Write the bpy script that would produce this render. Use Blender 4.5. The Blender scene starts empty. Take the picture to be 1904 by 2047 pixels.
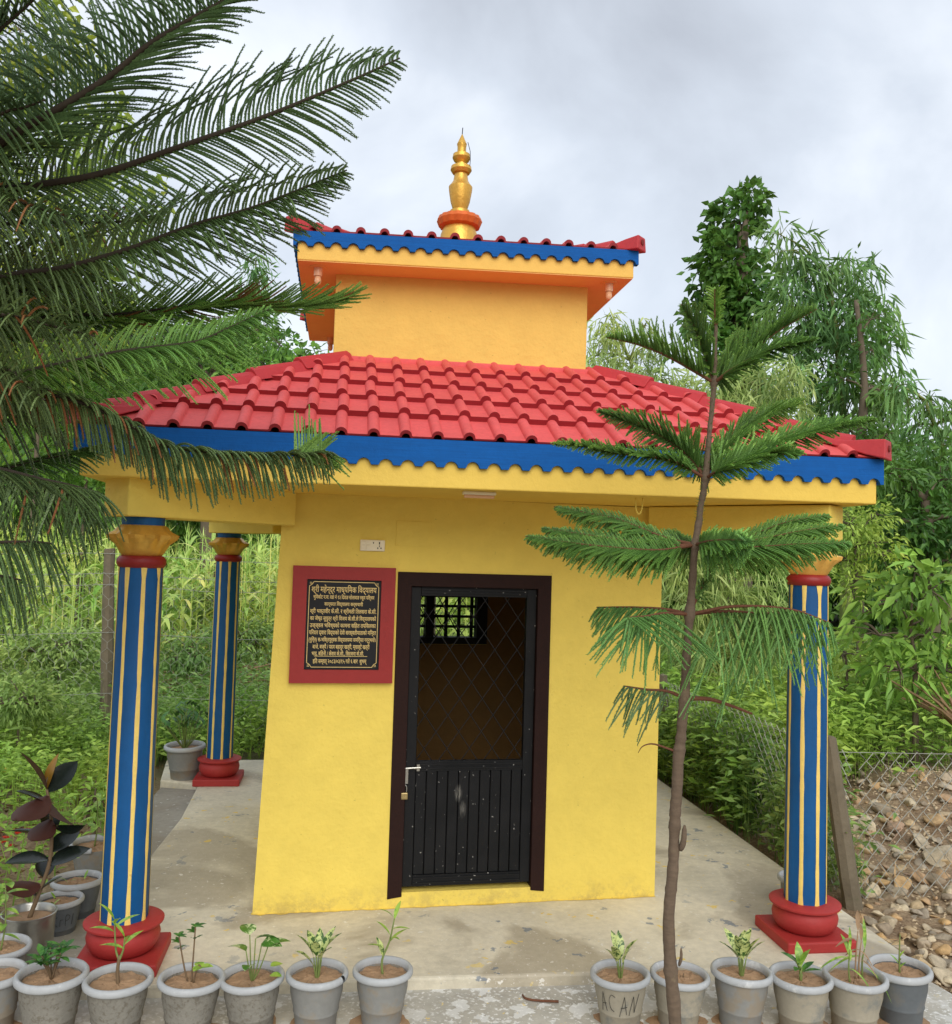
import bpy, bmesh, math, random
import numpy as np
from mathutils import Vector, Matrix

random.seed(7)
rng = np.random.default_rng(7)
S = bpy.context.scene
COL = S.collection
R = math.radians

# ------------------------------------------------------------------ camera
CAM = Vector((-.6936, -4.6351, 1.75))
IW, IH, FPX = 1904.0, 2047.0, 1818.7


def cam_basis(yaw=-.1463, pitch=.0504, roll=.0298):
    cy, sy, cp, sp = math.cos(yaw), math.sin(yaw), math.cos(pitch), math.sin(pitch)
    f = Vector((-sy * cp, cy * cp, sp))
    r = Vector((cy, sy, 0))
    u = r.cross(f)
    return r * math.cos(roll) + u * math.sin(roll), -r * math.sin(roll) + u * math.cos(roll), f


CR, CU, CF = cam_basis()
cd = bpy.data.cameras.new('camera')
cam = bpy.data.objects.new('camera', cd)
COL.objects.link(cam)
cam.matrix_world = Matrix((
    (CR.x, CU.x, -CF.x, CAM.x), (CR.y, CU.y, -CF.y, CAM.y), (CR.z, CU.z, -CF.z, CAM.z), (0, 0, 0, 1)))
cd.sensor_width = 36
cd.lens = FPX / IH * 36
cd.clip_start = .05
cd.clip_end = 5000
S.camera = cam


def ray(px, py):
    return CF + CR * ((px - IW / 2) / FPX) - CU * ((py - IH / 2) / FPX)


def at(px, py, Z):          # world point seen at (px, py), Z metres in front of the camera
    return CAM + ray(px, py) * Z


def onz(px, py, z):         # world point on a level z
    d = ray(px, py)
    return CAM + d * ((z - CAM.z) / d.z)


def ony(px, py, y):         # world point on an upright plane y
    d = ray(px, py)
    return CAM + d * ((y - CAM.y) / d.y)


# ------------------------------------------------------------------ sky and sun
SUN_EL, SUN_AZ = R(33), R(179)        # azimuth clockwise from +Y: the soft light comes from behind the camera
wd = bpy.data.worlds.new('World')
S.world = wd
wd.use_nodes = True
wt = wd.node_tree
wt.nodes.clear()
w_out = wt.nodes.new('ShaderNodeOutputWorld')
w_bg = wt.nodes.new('ShaderNodeBackground')
w_sky = wt.nodes.new('ShaderNodeTexSky')
w_sky.sky_type = 'NISHITA'
w_sky.sun_disc = False
w_sky.sun_elevation = SUN_EL
w_sky.sun_rotation = SUN_AZ
w_tc = wt.nodes.new('ShaderNodeTexCoord')
w_map = wt.nodes.new('ShaderNodeMapping')
w_map.inputs['Scale'].default_value = (1, 1, 1.35)
w_map.inputs['Location'].default_value = (.6, .25, .1)
w_n = wt.nodes.new('ShaderNodeTexNoise')
w_n.inputs['Scale'].default_value = 2.9
w_n.inputs['Detail'].default_value = 7
w_n.inputs['Roughness'].default_value = .5
w_n.inputs['Distortion'].default_value = .35
w_cr = wt.nodes.new('ShaderNodeValToRGB')
w_cr.color_ramp.elements[0].position = .30
w_cr.color_ramp.elements[0].color = (.37, .395, .44, 1)
w_cr.color_ramp.elements[1].position = .70
w_cr.color_ramp.elements[1].color = (.72, .755, .80, 1)
w_e = w_cr.color_ramp.elements.new(.5)
w_e.color = (.51, .55, .61, 1)
w_mul = wt.nodes.new('ShaderNodeVectorMath')
w_mul.operation = 'SCALE'
w_mul.inputs['Scale'].default_value = 5.2
w_mix = wt.nodes.new('ShaderNodeMix')
w_mix.data_type = 'RGBA'
w_mix.inputs['Factor'].default_value = .93
wt.links.new(w_tc.outputs['Generated'], w_map.inputs['Vector'])
wt.links.new(w_map.outputs['Vector'], w_n.inputs['Vector'])
wt.links.new(w_n.outputs['Fac'], w_cr.inputs['Fac'])
wt.links.new(w_cr.outputs['Color'], w_mul.inputs[0])
wt.links.new(w_sky.outputs['Color'], w_mix.inputs['A'])
wt.links.new(w_mul.outputs['Vector'], w_mix.inputs['B'])
wt.links.new(w_mix.outputs['Result'], w_bg.inputs['Color'])
w_bg.inputs['Strength'].default_value = .1
wt.links.new(w_bg.outputs['Background'], w_out.inputs['Surface'])

sd = bpy.data.lights.new('sun', 'SUN')
sd.energy = .82
sd.angle = R(48)
sd.color = (1, .965, .91)
sun = bpy.data.objects.new('sun', sd)
COL.objects.link(sun)
sdir = Vector((math.sin(SUN_AZ) * math.cos(SUN_EL), math.cos(SUN_AZ) * math.cos(SUN_EL), math.sin(SUN_EL)))
sun.rotation_euler = sdir.to_track_quat('Z', 'Y').to_euler()
sun.location = (-3, -8, 9)

vs = S.view_settings
vs.view_transform = 'Standard'
vs.look = 'None'
vs.gamma = 1
vs.use_curve_mapping = False
vs.exposure = 1.5
S.cycles.max_bounces = 7
S.cycles.diffuse_bounces = 4
S.cycles.transparent_max_bounces = 8
S.cycles.use_denoising = True


# ------------------------------------------------------------------ helpers
def lin(c):
    r = []
    for v in c[:3]:
        v /= 255.0
        r.append(v / 12.92 if v <= .04045 else ((v + .055) / 1.055) ** 2.4)
    return (*r, 1)


class NT:
    def __init__(self, name):
        self.m = bpy.data.materials.new(name)
        self.m.use_nodes = True
        self.t = self.m.node_tree
        self.b = self.t.nodes['Principled BSDF']
        self.out = self.t.nodes['Material Output']

    def n(self, kind, **kw):
        x = self.t.nodes.new('ShaderNode' + kind)
        for k, v in kw.items():
            if hasattr(x, k) and k not in x.inputs:
                setattr(x, k, v)
            else:
                x.inputs[k].default_value = v
        return x

    def l(self, a, b):
        self.t.links.new(a, b)

    def pos(self):
        if not hasattr(self, '_p'):
            self._p = self.n('NewGeometry')
        return self._p.outputs['Position']

    def noise(self, scale, detail=4, rough=.55, vec=None, dist=0):
        x = self.n('TexNoise', Scale=scale, Detail=detail, Roughness=rough, Distortion=dist)
        self.l(vec or self.pos(), x.inputs['Vector'])
        return x.outputs['Fac']

    def ramp(self, fac, stops):
        x = self.n('ValToRGB')
        e = x.color_ramp.elements
        while len(e) < len(stops):
            e.new(.5)
        for i, (p, c) in enumerate(stops):
            e[i].position = p
            e[i].color = c if len(c) == 4 else (*c, 1)
        self.l(fac, x.inputs['Fac'])
        return x.outputs['Color']

    def mix(self, fac, a, b, blend='MIX'):
        x = self.n('Mix', data_type='RGBA', blend_type=blend)
        for k, v in (('Factor', fac), ('A', a), ('B', b)):
            sock = [q for q in x.inputs if q.name == k and (q.type == 'RGBA' or (k == 'Factor' and q.type == 'VALUE'))][0]
            if hasattr(v, 'links'):
                self.l(v, sock)
            else:
                sock.default_value = v
        return [q for q in x.outputs if q.type == 'RGBA'][0]

    def bump(self, h, strength=.3, dist=.01):
        x = self.n('Bump', Strength=strength, Distance=dist)
        self.l(h, x.inputs['Height'])
        self.l(x.outputs['Normal'], self.b.inputs['Normal'])

    def color(self, c):
        if hasattr(c, 'links'):
            self.l(c, self.b.inputs['Base Color'])
        else:
            self.b.inputs['Base Color'].default_value = c

    def set(self, **kw):
        for k, v in kw.items():
            self.b.inputs[k.replace('_', ' ')].default_value = v


def W_(v):
    return (v, v, v, 1)


def scl(c, k):
    return (min(c[0] * k, 1), min(c[1] * k, 1), min(c[2] * k, 1), 1)


def paint(name, c, rough=.6, *rest, spec=.35, **kw):
    m = paint_(name, c, rough, *rest, **kw)
    m.node_tree.nodes['Principled BSDF'].inputs['Specular IOR Level'].default_value = spec
    return m


def paint_(name, c, rough=.6, var=.12, vs_=3.0, fine=40, bump=.25, bscale=60, streak=None, metal=0, dirt=None):
    m = NT(name)
    c = lin(c)
    a = m.noise(vs_, 5)
    col = m.ramp(a, [(.3, scl(c, 1 - var)), (.7, scl(c, 1 + var))])
    b = m.noise(fine, 3)
    col = m.mix(.5, col, m.ramp(b, [(.3, scl(c, 1 - var * .8)), (.7, scl(c, 1 + var * .8))]))
    if streak:                      # brushed streaks along one axis
        mp = m.n('Mapping')
        mp.inputs['Scale'].default_value = streak
        m.l(m.pos(), mp.inputs['Vector'])
        s = m.noise(1, 4, .6, mp.outputs['Vector'])
        col = m.mix(.45, col, m.ramp(s, [(.3, scl(c, .66)), (.72, scl(c, 1.3))]))
    if dirt:
        d = m.noise(dirt[0], 6, .65)
        f = m.ramp(d, [(dirt[1], W_(0)), (min(dirt[1] + .1, 1), W_(dirt[3]))])
        col = m.mix(f, col, lin(dirt[2]))
    m.color(col)
    m.set(Roughness=rough, Metallic=metal)
    if bump:
        m.bump(m.noise(bscale, 5, .6), bump, .004)
    return m.m


def leafmat(name, cols, rough=.5, trans=.3, spec=.35, gain=1.0):
    m = NT(name)
    cols = [tuple(min(v * gain, 245) for v in c) for c in cols]
    g = m.n('NewGeometry')
    n = len(cols)
    col = m.ramp(g.outputs['Random Per Island'], [((i + .5) / n, lin(c)) for i, c in enumerate(cols)])
    big = m.noise(1.3, 4)
    col = m.mix(.5, col, m.ramp(big, [(.32, scl(lin(cols[0]), .7)), (.68, scl(lin(cols[-1]), 1.15))]))
    hue = m.ramp(m.noise(.55, 3), [(.38, (1.12, .98, .8, 1)), (.62, (.92, 1.02, 1.0, 1))])
    col = m.mix(1, col, hue, 'MULTIPLY')
    m.color(col)
    m.set(Roughness=rough)
    m.b.inputs['Specular IOR Level'].default_value = spec
    t = m.n('BsdfTranslucent')
    m.l(m.mix(.5, col, lin((150, 178, 76))), t.inputs['Color'])
    mx = m.n('MixShader')
    mx.inputs[0].default_value = trans * .75
    m.l(m.b.outputs[0], mx.inputs[1])
    m.l(t.outputs[0], mx.inputs[2])
    m.l(mx.outputs[0], m.out.inputs['Surface'])
    return m.m


def empty(name, parent=None, loc=(0, 0, 0)):
    o = bpy.data.objects.new(name, None)
    COL.objects.link(o)
    o.location = loc
    o.empty_display_size = .1
    if parent:
        o.parent = parent
    return o


def tag(o, label=None, cat=None, group=None, kind=None):
    for k, v in (('label', label), ('category', cat), ('group', group), ('kind', kind)):
        if v:
            o[k] = v
    return o


def link(name, me, parent=None, loc=None, mw=None):
    o = bpy.data.objects.new(name, me)
    COL.objects.link(o)
    if parent:
        o.parent = parent
    if loc is not None:
        o.location = loc
    if mw is not None:
        o.matrix_local = mw
    return o


class Acc:
    """collects geometry as arrays, then makes one mesh"""

    def __init__(self):
        self.V, self.F, self.n = [], [], 0

    def add(self, V, F, mi=0):
        V = np.asarray(V, float).reshape(-1, 3)
        if isinstance(F, np.ndarray):
            self.F.append((F + self.n, mi))
        else:
            by = {}
            for f in F:
                by.setdefault(len(f), []).append(f)
            for k, fs in by.items():
                self.F.append((np.array(fs, int) + self.n, mi))
        self.V.append(V)
        self.n += len(V)
        return self

    def box(self, x0, x1, y0, y1, z0, z1, mi=0, fn=None):
        V = [(x, y, z) for z in (z0, z1) for y in (y0, y1) for x in (x0, x1)]
        if fn:
            V = [fn(*v) for v in V]
        return self.add(V, [(0, 2, 3, 1), (4, 5, 7, 6), (0, 1, 5, 4), (2, 6, 7, 3), (0, 4, 6, 2), (1, 3, 7, 5)], mi)

    def prism(self, pts, fn0, fn1, mi=0):
        """outline pts (u,v) carried to two faces by fn0, fn1"""
        n = len(pts)
        V = [fn0(*p) for p in pts] + [fn1(*p) for p in pts]
        F = [tuple(range(n))[::-1], tuple(range(n, 2 * n))] + [(i, (i + 1) % n, n + (i + 1) % n, n + i) for i in range(n)]
        return self.add(V, F, mi)

    def tube(self, pts, rad, sides=6, mi=0, cap=True):
        pts = np.asarray([tuple(p) for p in pts], float)
        k = len(pts)
        rad = np.broadcast_to(np.asarray(rad, float), (k,))
        t = np.gradient(pts, axis=0)
        t /= np.linalg.norm(t, axis=1)[:, None] + 1e-12
        ref = np.array([0, 0, 1.]) if abs(t[0][2]) < .9 else np.array([1., 0, 0])
        V = []
        a = np.arange(sides) * 2 * math.pi / sides
        for i in range(k):
            s = np.cross(t[i], ref)
            s /= np.linalg.norm(s) + 1e-12
            u = np.cross(s, t[i])
            ref = u
            V.append(pts[i] + rad[i] * (np.cos(a)[:, None] * s + np.sin(a)[:, None] * u))
        V = np.concatenate(V)
        F = [(i * sides + j, i * sides + (j + 1) % sides, (i + 1) * sides + (j + 1) % sides, (i + 1) * sides + j)
             for i in range(k - 1) for j in range(sides)]
        if cap:
            F += [tuple(range(sides))[::-1], tuple(range((k - 1) * sides, k * sides))]
        return self.add(V, F, mi)

    def lathe(self, prof, seg=28, mi=0, c=(0, 0, 0), wob=None, cap=True):
        """prof: (r, z) from bottom to top"""
        V = []
        for r, z in prof:
            for j in range(seg):
                a = 2 * math.pi * j / seg
                rr = r * (wob(a, z) if wob else 1)
                V.append((c[0] + rr * math.cos(a), c[1] + rr * math.sin(a), c[2] + z))
        k = len(prof)
        F = [(i * seg + j, i * seg + (j + 1) % seg, (i + 1) * seg + (j + 1) % seg, (i + 1) * seg + j)
             for i in range(k - 1) for j in range(seg)]
        if cap:
            F += [tuple(range(seg))[::-1], tuple(range((k - 1) * seg, k * seg))]
        return self.add(V, F, mi)

    def mesh(self, name, mats, smooth=False):
        me = bpy.data.meshes.new(name)
        V = np.concatenate(self.V) if self.V else np.zeros((0, 3))
        me.vertices.add(len(V))
        me.vertices.foreach_set('co', V.ravel())
        tot = np.concatenate([np.full(len(f), f.shape[1]) for f, _ in self.F])
        idx = np.concatenate([f.ravel() for f, _ in self.F])
        mi = np.concatenate([np.full(len(f), m) for f, m in self.F])
        st = np.concatenate([[0], np.cumsum(tot)[:-1]])
        me.loops.add(len(idx))
        me.loops.foreach_set('vertex_index', idx.astype(np.int32))
        me.polygons.add(len(tot))
        me.polygons.foreach_set('loop_start', st.astype(np.int32))
        me.polygons.foreach_set('material_index', mi.astype(np.int32))
        me.polygons.foreach_set('use_smooth', np.full(len(tot), bool(smooth)))
        for m in (mats if isinstance(mats, (list, tuple)) else [mats]):
            me.materials.append(m)
        me.update(calc_edges=True)
        me.validate()
        return me

    def obj(self, name, mats, parent=None, smooth=False, loc=None, mw=None, angle=None):
        me = self.mesh(name, mats, smooth)
        if angle:
            me.set_sharp_from_angle(angle=R(angle))
        return link(name, me, parent, loc, mw)


def bevel(o, w=.004, seg=2):
    m = o.modifiers.new('bevel', 'BEVEL')
    m.width = w
    m.segments = seg
    m.limit_method = 'ANGLE'
    return o


def nrm(a):
    return a / (np.linalg.norm(a, axis=-1, keepdims=True) + 1e-9)


def leaves(P, D, L, Wd, fold=.2, droop=.15, upb=.6, mid=.42):
    """kite leaves of two triangles: base P, axis D, length L, width Wd"""
    n = len(P)
    D = nrm(D)
    L = np.broadcast_to(L, (n,))[:, None]
    Wd = np.broadcast_to(Wd, (n,))[:, None]
    up = nrm(rng.normal(0, .55, (n, 3)) + np.array([0, 0, upb]))
    s = nrm(np.cross(D, up))
    u = np.cross(s, D)
    mids = P + D * L * mid
    tip = P + D * L - np.array([0, 0, 1.]) * L * droop
    a = mids + s * Wd / 2 + u * fold * Wd
    b = mids - s * Wd / 2 + u * fold * Wd
    V = np.stack([P, a, tip, b], 1).reshape(-1, 3)
    i = np.arange(n)[:, None] * 4
    F = np.concatenate([i + np.array([0, 1, 2]), i + np.array([0, 2, 3])])
    return V, F


def blade(P, D, L, Wd, bend, segs=5):
    """long arching blades (maize, grass): P n*3, D start direction, bend downward amount"""
    n = len(P)
    D = nrm(D)
    L = np.broadcast_to(L, (n,))[:, None]
    Wd = np.broadcast_to(Wd, (n,))[:, None]
    bend = np.broadcast_to(bend, (n,))[:, None]
    s = nrm(np.cross(D, np.array([0, 0, 1.])) + rng.normal(0, .05, (n, 3)))
    Vs = []
    for k in range(segs + 1):
        t = k / segs
        c = P + D * L * t - np.array([0, 0, 1.]) * L * bend * t * t
        w = Wd * (math.sin(math.pi * min(.999, .15 + .85 * t)) ** .7) * .5
        Vs += [c - s * w, c + s * w]
    V = np.stack(Vs, 1).reshape(-1, 3)
    m = 2 * (segs + 1)
    i = np.arange(n)[:, None] * m
    F = np.concatenate([i + np.array([2 * k, 2 * k + 1, 2 * k + 3, 2 * k + 2]) for k in range(segs)])
    return V, F


def spline(pts, n):
    """Catmull-Rom through pts"""
    p = np.array([tuple(q) for q in pts], float)
    p = np.vstack([2 * p[0] - p[1], p, 2 * p[-1] - p[-2]])
    m = len(p) - 3
    out = []
    for u in np.linspace(0, m - 1e-6, n):
        i = int(u)
        t = u - i
        a, b, c, d = p[i:i + 4]
        out.append(.5 * (2 * b + (c - a) * t + (2 * a - 5 * b + 4 * c - d) * t * t + (-a + 3 * b - 3 * c + d) * t ** 3))
    return np.array(out)


# ------------------------------------------------------------------ materials
M = {}
def plaster(name, c, base_dirt):
    m = NT(name)
    c = lin(c)
    col = m.ramp(m.noise(1.3, 5), [(.3, scl(c, .95)), (.7, scl(c, 1.04))])
    col = m.mix(.35, col, m.ramp(m.noise(9, 5, .65), [(.35, scl(c, .88)), (.65, scl(c, 1.06))]))
    spots = m.ramp(m.noise(46, 2), [(.735, W_(0)), (.75, W_(.5))])
    col = m.mix(spots, col, scl(c, .5))
    if base_dirt:                    # splashed soil at the foot
        sx = m.n('SeparateXYZ')
        m.l(m.pos(), sx.inputs[0])
        h = m.ramp(sx.outputs['Z'], [(0, W_(.45)), (.13, W_(0))])
        f = m.mix(1, h, m.ramp(m.noise(13, 6, .75), [(.46, W_(0)), (.62, W_(1))]), 'MULTIPLY')
        col = m.mix(f, col, lin((150, 128, 90)))
    m.color(col)
    m.set(Roughness=.75)
    m.b.inputs['Specular IOR Level'].default_value = .3
    add = m.n('Math', operation='MULTIPLY_ADD')
    m.l(m.noise(4.5, 4, .5), add.inputs[0])
    add.inputs[1].default_value = 2.2
    m.l(m.noise(34, 5, .6), add.inputs[2])
    m.bump(add.outputs[0], .5, .010)
    return m.m


M['wall'] = plaster('yellow_wall_paint', (232, 205, 96), True)
M['tower'] = plaster('warm_yellow_paint', (224, 186, 94), False)
M['soffit'] = paint('apricot_paint', (236, 180, 104), .65, .05, 1.5, 14, .3, 30)
M['fascia_yellow'] = paint('fascia_yellow_paint', (228, 192, 84), .6, .06, 3, 30, .6, 45)
M['fascia_tower'] = paint('tower_fascia_paint', (230, 184, 86), .6, .06, 3, 30, .5, 45)
M['blue'] = paint('blue_fascia_paint', (0, 84, 156), .85, .2, 4, 30, .4, 60, streak=(5, 5, 260))
M['blue_col'] = paint('blue_column_paint', (0, 78, 132), .5, .18, 5, 30, .25, 50, streak=(16, 16, 1.5))
M['stripe'] = paint('stripe_yellow_paint', (232, 200, 108), .55, .1, 12, 60, .4, 80, dirt=(30, .63, (196, 140, 60), .6))
M['tile'] = paint('red_tile_paint', (212, 86, 84), .65, .14, 5, 40, .45, 50, dirt=(14, .62, (160, 52, 50), .6))
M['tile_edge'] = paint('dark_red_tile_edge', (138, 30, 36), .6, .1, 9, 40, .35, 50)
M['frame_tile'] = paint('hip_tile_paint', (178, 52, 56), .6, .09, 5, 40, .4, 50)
M['tile_in'] = paint('bare_tile_inside', (120, 42, 38), .8, .1)
M['red'] = paint('red_base_paint', (164, 50, 47), .58, .1, 8, 40, .35, 55, dirt=(25, .66, (120, 60, 46), .5))
M['ring'] = paint('dark_red_paint', (138, 34, 32), .45, .1, 9, 40, .2, 60)
M['frame_red'] = paint('plaque_red_paint', (146, 40, 37), .55, .1, 7, 30, .3, 50)
M['gold'] = paint('gold_paint', (212, 166, 74), .36, .18, 10, 50, .7, 40, metal=.55)
M['gold_orange'] = paint('orange_gold_paint', (206, 102, 44), .42, .14, 12, 50, .4, 40, metal=.25)
M['gold_pale'] = paint('pale_gold_paint', (232, 184, 92), .45, .12, 10, 50, .5, 40, metal=.2)
M['brown'] = paint('brown_frame_paint', (40, 22, 18), .62, .2, 6, 40, .3, 70, spec=.15, dirt=(40, .72, (120, 84, 70), .5))
def door_paint():
    m = NT('black_door_paint')
    col = m.ramp(m.noise(6, 5), [(.3, lin((17, 18, 19))), (.7, lin((27, 27, 28)))])
    f = m.ramp(m.noise(60, 3), [(.70, W_(0)), (.72, W_(.8))])
    col = m.mix(f, col, lin((176, 172, 164)))
    # one pale rubbed smear and its dribble on the planks
    for cx, cz, rx, rz, amt in ((-.055, .55, .022, .05, .5), (-.03, .47, .02, .05, .28)):
        mp = m.n('Mapping')
        mp.inputs['Location'].default_value = (-cx / rx, 0, -cz / rz)
        mp.inputs['Scale'].default_value = (1 / rx, 0, 1 / rz)
        m.l(m.pos(), mp.inputs['Vector'])
        d = m.n('VectorMath', operation='LENGTH')
        m.l(mp.outputs['Vector'], d.inputs[0])
        g = m.ramp(d.outputs['Value'], [(.35, W_(amt)), (1, W_(0))])
        mp2 = m.n('Mapping')
        mp2.inputs['Scale'].default_value = (160, 1, 22)
        m.l(m.pos(), mp2.inputs['Vector'])
        st = m.ramp(m.noise(1, 4, .6, mp2.outputs['Vector']), [(.4, W_(.1)), (.62, W_(1))])
        col = m.mix(m.mix(1, g, st, 'MULTIPLY'), col, lin((170, 166, 156)))
    m.color(col)
    m.set(Roughness=.5)
    m.b.inputs['Specular IOR Level'].default_value = .2
    m.bump(m.noise(60, 5, .6), .12, .004)
    return m.m


M['black'] = door_paint()
M['inner'] = paint('dull_ochre_shade', (124, 94, 52), .9, .15, 3, 20, .4, 30)  # darkened ochre standing in for the shade inside the room
M['iron'] = paint('black_iron', (20, 20, 21), .7, .2, 20, 60, .1, 60)
M['steel'] = paint('bright_steel', (176, 174, 166), .3, .12, 12, 60, .15, 50, metal=.9)
M['zinc'] = paint('zinc_wire', (160, 160, 150), .5, .12, 20, 60, 0)
M['brass'] = paint('brass', (170, 150, 104), .4, .15, 30, 60, 0, metal=.7)
M['white_plastic'] = paint('cream_plastic', (236, 226, 196), .35, .04, 10, 40, 0)
M['glass_bulb'] = paint('frosted_bulb', (226, 176, 134), .25, .03, 10, 40, 0)
M['granite'] = paint('black_granite', (14, 16, 21), .6, .2, 60, 200, 0)
M['letter'] = paint('gold_lettering', (214, 188, 124), .5, .1, 60, 200, 0, metal=.2)
M['pot'] = paint('grey_pot_plastic', (128, 127, 122), .6, .14, 9, 50, .15, 60, dirt=(9, .5, (136, 120, 96), .6))
M['pot_rim'] = paint('pale_grey_rim', (168, 170, 170), .5, .1, 12, 50, .12, 60, dirt=(18, .6, (214, 214, 210), .5))
M['pot_dark'] = paint('dark_pot_plastic', (92, 96, 98), .5, .14, 9, 50, .15, 60, dirt=(9, .56, (110, 104, 94), .5))
M['pot_scr'] = paint('weathered_pot_plastic', (124, 120, 110), .75, .2, 14, 90, .6, 120, dirt=(60, .52, (92, 84, 70), .6))
M['pot_mud'] = paint('mud_splashed_pot', (150, 142, 124), .75, .12, 8, 60, .25, 70, dirt=(7, .55, (112, 114, 110), .7))
M['ink'] = paint('dark_ink', (40, 38, 34), .7, .1, 30, 90, 0)
M['soil'] = paint('potting_soil', (158, 128, 98), .95, .25, 16, 70, 1.0, 55, dirt=(70, .6, (84, 62, 46), .7))
M['bark'] = paint('pine_bark', (104, 88, 72), .9, .25, 14, 60, 1.0, 60, streak=(20, 20, 90), dirt=(12, .62, (140, 124, 96), .5))
M['bark_dark'] = paint('dark_bough_bark', (54, 46, 36), .9, .25, 20, 70, .8, 60)
M['bark_twig'] = paint('twig_bark', (104, 66, 46), .85, .25, 30, 90, .5, 80)
M['bark_far'] = paint('tree_bark', (104, 92, 76), .9, .25, 6, 30, .8, 30, streak=(8, 8, 2))
M['dead_twig'] = paint('dry_twig', (150, 122, 92), .9, .2, 20, 60, .4, 60)
M['post'] = paint('weathered_post', (112, 102, 84), .95, .2, 8, 40, .9, 40, dirt=(10, .6, (84, 86, 60), .6))


def concrete(name, base, splash, damp=.5):
    m = NT(name)
    c = lin(base)
    col = m.ramp(m.noise(1.7, 7, .6), [(.32, scl(c, .62)), (.5, scl(c, .95)), (.68, scl(c, 1.2))])
    col = m.mix(.4, col, m.ramp(m.noise(24, 5, .7), [(.3, scl(c, .7)), (.7, scl(c, 1.22))]))
    wet = m.ramp(m.noise(.95, 5, .55, dist=.8), [(.52, W_(0)), (.58, W_(damp))])
    col = m.mix(wet, col, lin((134, 120, 98)))
    # dropped paint: white, yellow and blue flecks and smears
    for sc, th, cc, amt in splash:
        mp = m.n('Mapping')
        mp.inputs['Location'].default_value = (sc * .37, sc * 1.3, .5)
        m.l(m.pos(), mp.inputs['Vector'])
        f = m.noise(sc, 4, .6, mp.outputs['Vector'])
        big = m.ramp(m.noise(1.4, 2, .5, mp.outputs['Vector']), [(.36, W_(.1)), (.55, W_(1))])
        f = m.ramp(f, [(th, W_(0)), (th + .02, W_(amt))])
        f = m.mix(1, f, big, 'MULTIPLY')
        col = m.mix(f, col, lin(cc))
    m.color(col)
    rr = m.ramp(wet, [(0, W_(.85)), (1, W_(.55))])
    m.l(rr, m.b.inputs['Roughness'])
    m.bump(m.noise(34, 6, .7), .5, .006)
    return m.m


M['slab'] = concrete('slab_concrete', (214, 205, 182),
                     [(26, .635, (226, 222, 212), .8), (11, .655, (226, 196, 92), .85), (9, .655, (70, 98, 124), .6), (70, .655, (230, 226, 218), .7)])
M['path'] = concrete('path_concrete', (186, 182, 170),
                     [(9, .545, (222, 222, 218), .75), (55, .58, (232, 232, 228), .8), (26, .67, (236, 204, 92), .7)], .15)
M['kerb'] = concrete('kerb_concrete', (160, 154, 142), [(30, .66, (226, 224, 218), .8)])


def ground_mat():
    m = NT('ground_soil')
    soil = m.ramp(m.noise(2.2, 8, .65), [(.3, lin((132, 108, 82))), (.5, lin((172, 146, 114))), (.7, lin((200, 176, 142)))])
    litter = m.ramp(m.noise(38, 5, .75), [(.42, W_(0)), (.6, W_(.7))])
    soil = m.mix(litter, soil, lin((112, 88, 64)))
    chips = m.ramp(m.noise(55, 3, .6), [(.62, W_(0)), (.66, W_(.8))])
    soil = m.mix(chips, soil, lin((196, 172, 140)))
    green = m.ramp(m.noise(5, 6, .7), [(.35, lin((44, 62, 22))), (.65, lin((82, 108, 40)))])
    sx = m.n('SeparateXYZ')
    m.l(m.pos(), sx.inputs[0])
    ym = m.n('MapRange')
    ym.inputs['From Min'].default_value = 1.5
    ym.inputs['From Max'].default_value = 4.5
    m.l(sx.outputs['Y'], ym.inputs['Value'])
    mm = m.n('Math', operation='MULTIPLY')
    m.l(ym.outputs[0], mm.inputs[0])
    m.l(m.ramp(m.noise(1.2, 5), [(.3, W_(.55)), (.6, W_(1))]), mm.inputs[1])
    m.color(m.mix(mm.outputs[0], soil, green))
    m.set(Roughness=.95)
    m.bump(m.noise(18, 8, .75), 1.0, .03)
    return m.m


M['ground'] = ground_mat()


def stone_mat():
    m = NT('rubble_stone')
    oi = m.n('ObjectInfo')
    c = m.ramp(oi.outputs['Random'], [(0, lin((206, 178, 132))), (.25, lin((176, 162, 142))), (.45, lin((216, 198, 164))),
                                      (.65, lin((150, 138, 120))), (.85, lin((208, 170, 116))), (1, lin((176, 148, 124)))])
    n = m.ramp(m.noise(26, 6, .7), [(.3, W_(.55)), (.7, W_(1.1))])
    m.color(m.mix(1, c, n, 'MULTIPLY'))
    m.set(Roughness=.9)
    m.bump(m.noise(50, 5, .7), .6, .006)
    return m.m


M['stone'] = stone_mat()
M['gravel'] = paint('gravel_stone', (190, 170, 138), .95, .3, 12, 60, .6, 60)
M['needle'] = leafmat('pine_needles', [(52, 72, 46), (70, 94, 58), (88, 114, 70), (112, 138, 88)], .5, .12, .3)
M['needle_new'] = leafmat('young_pine_needles', [(92, 136, 58), (118, 162, 74), (146, 186, 94)], .5, .2, .3, gain=1.1)
M['needle_mid'] = leafmat('sapling_needles', [(60, 92, 50), (82, 118, 60), (108, 144, 78)], .5, .15, .3, gain=1.18)
M['needle_brown'] = leafmat('dying_needles', [(130, 84, 56), (150, 104, 74), (116, 86, 52)], .7, .1, .2)
M['leaf_dark'] = leafmat('dark_leaves', [(36, 67, 29), (51, 89, 38), (73, 115, 50), (105, 149, 68)], .42, .3, gain=1.05)
M['leaf_mid'] = leafmat('green_leaves', [(59, 95, 36), (80, 122, 50), (111, 155, 67), (144, 184, 86)], .5, .35, gain=1.12)
M['leaf_light'] = leafmat('light_leaves', [(93, 125, 50), (121, 155, 64), (156, 184, 83), (186, 207, 104)], .5, .4, gain=1.08)
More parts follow.
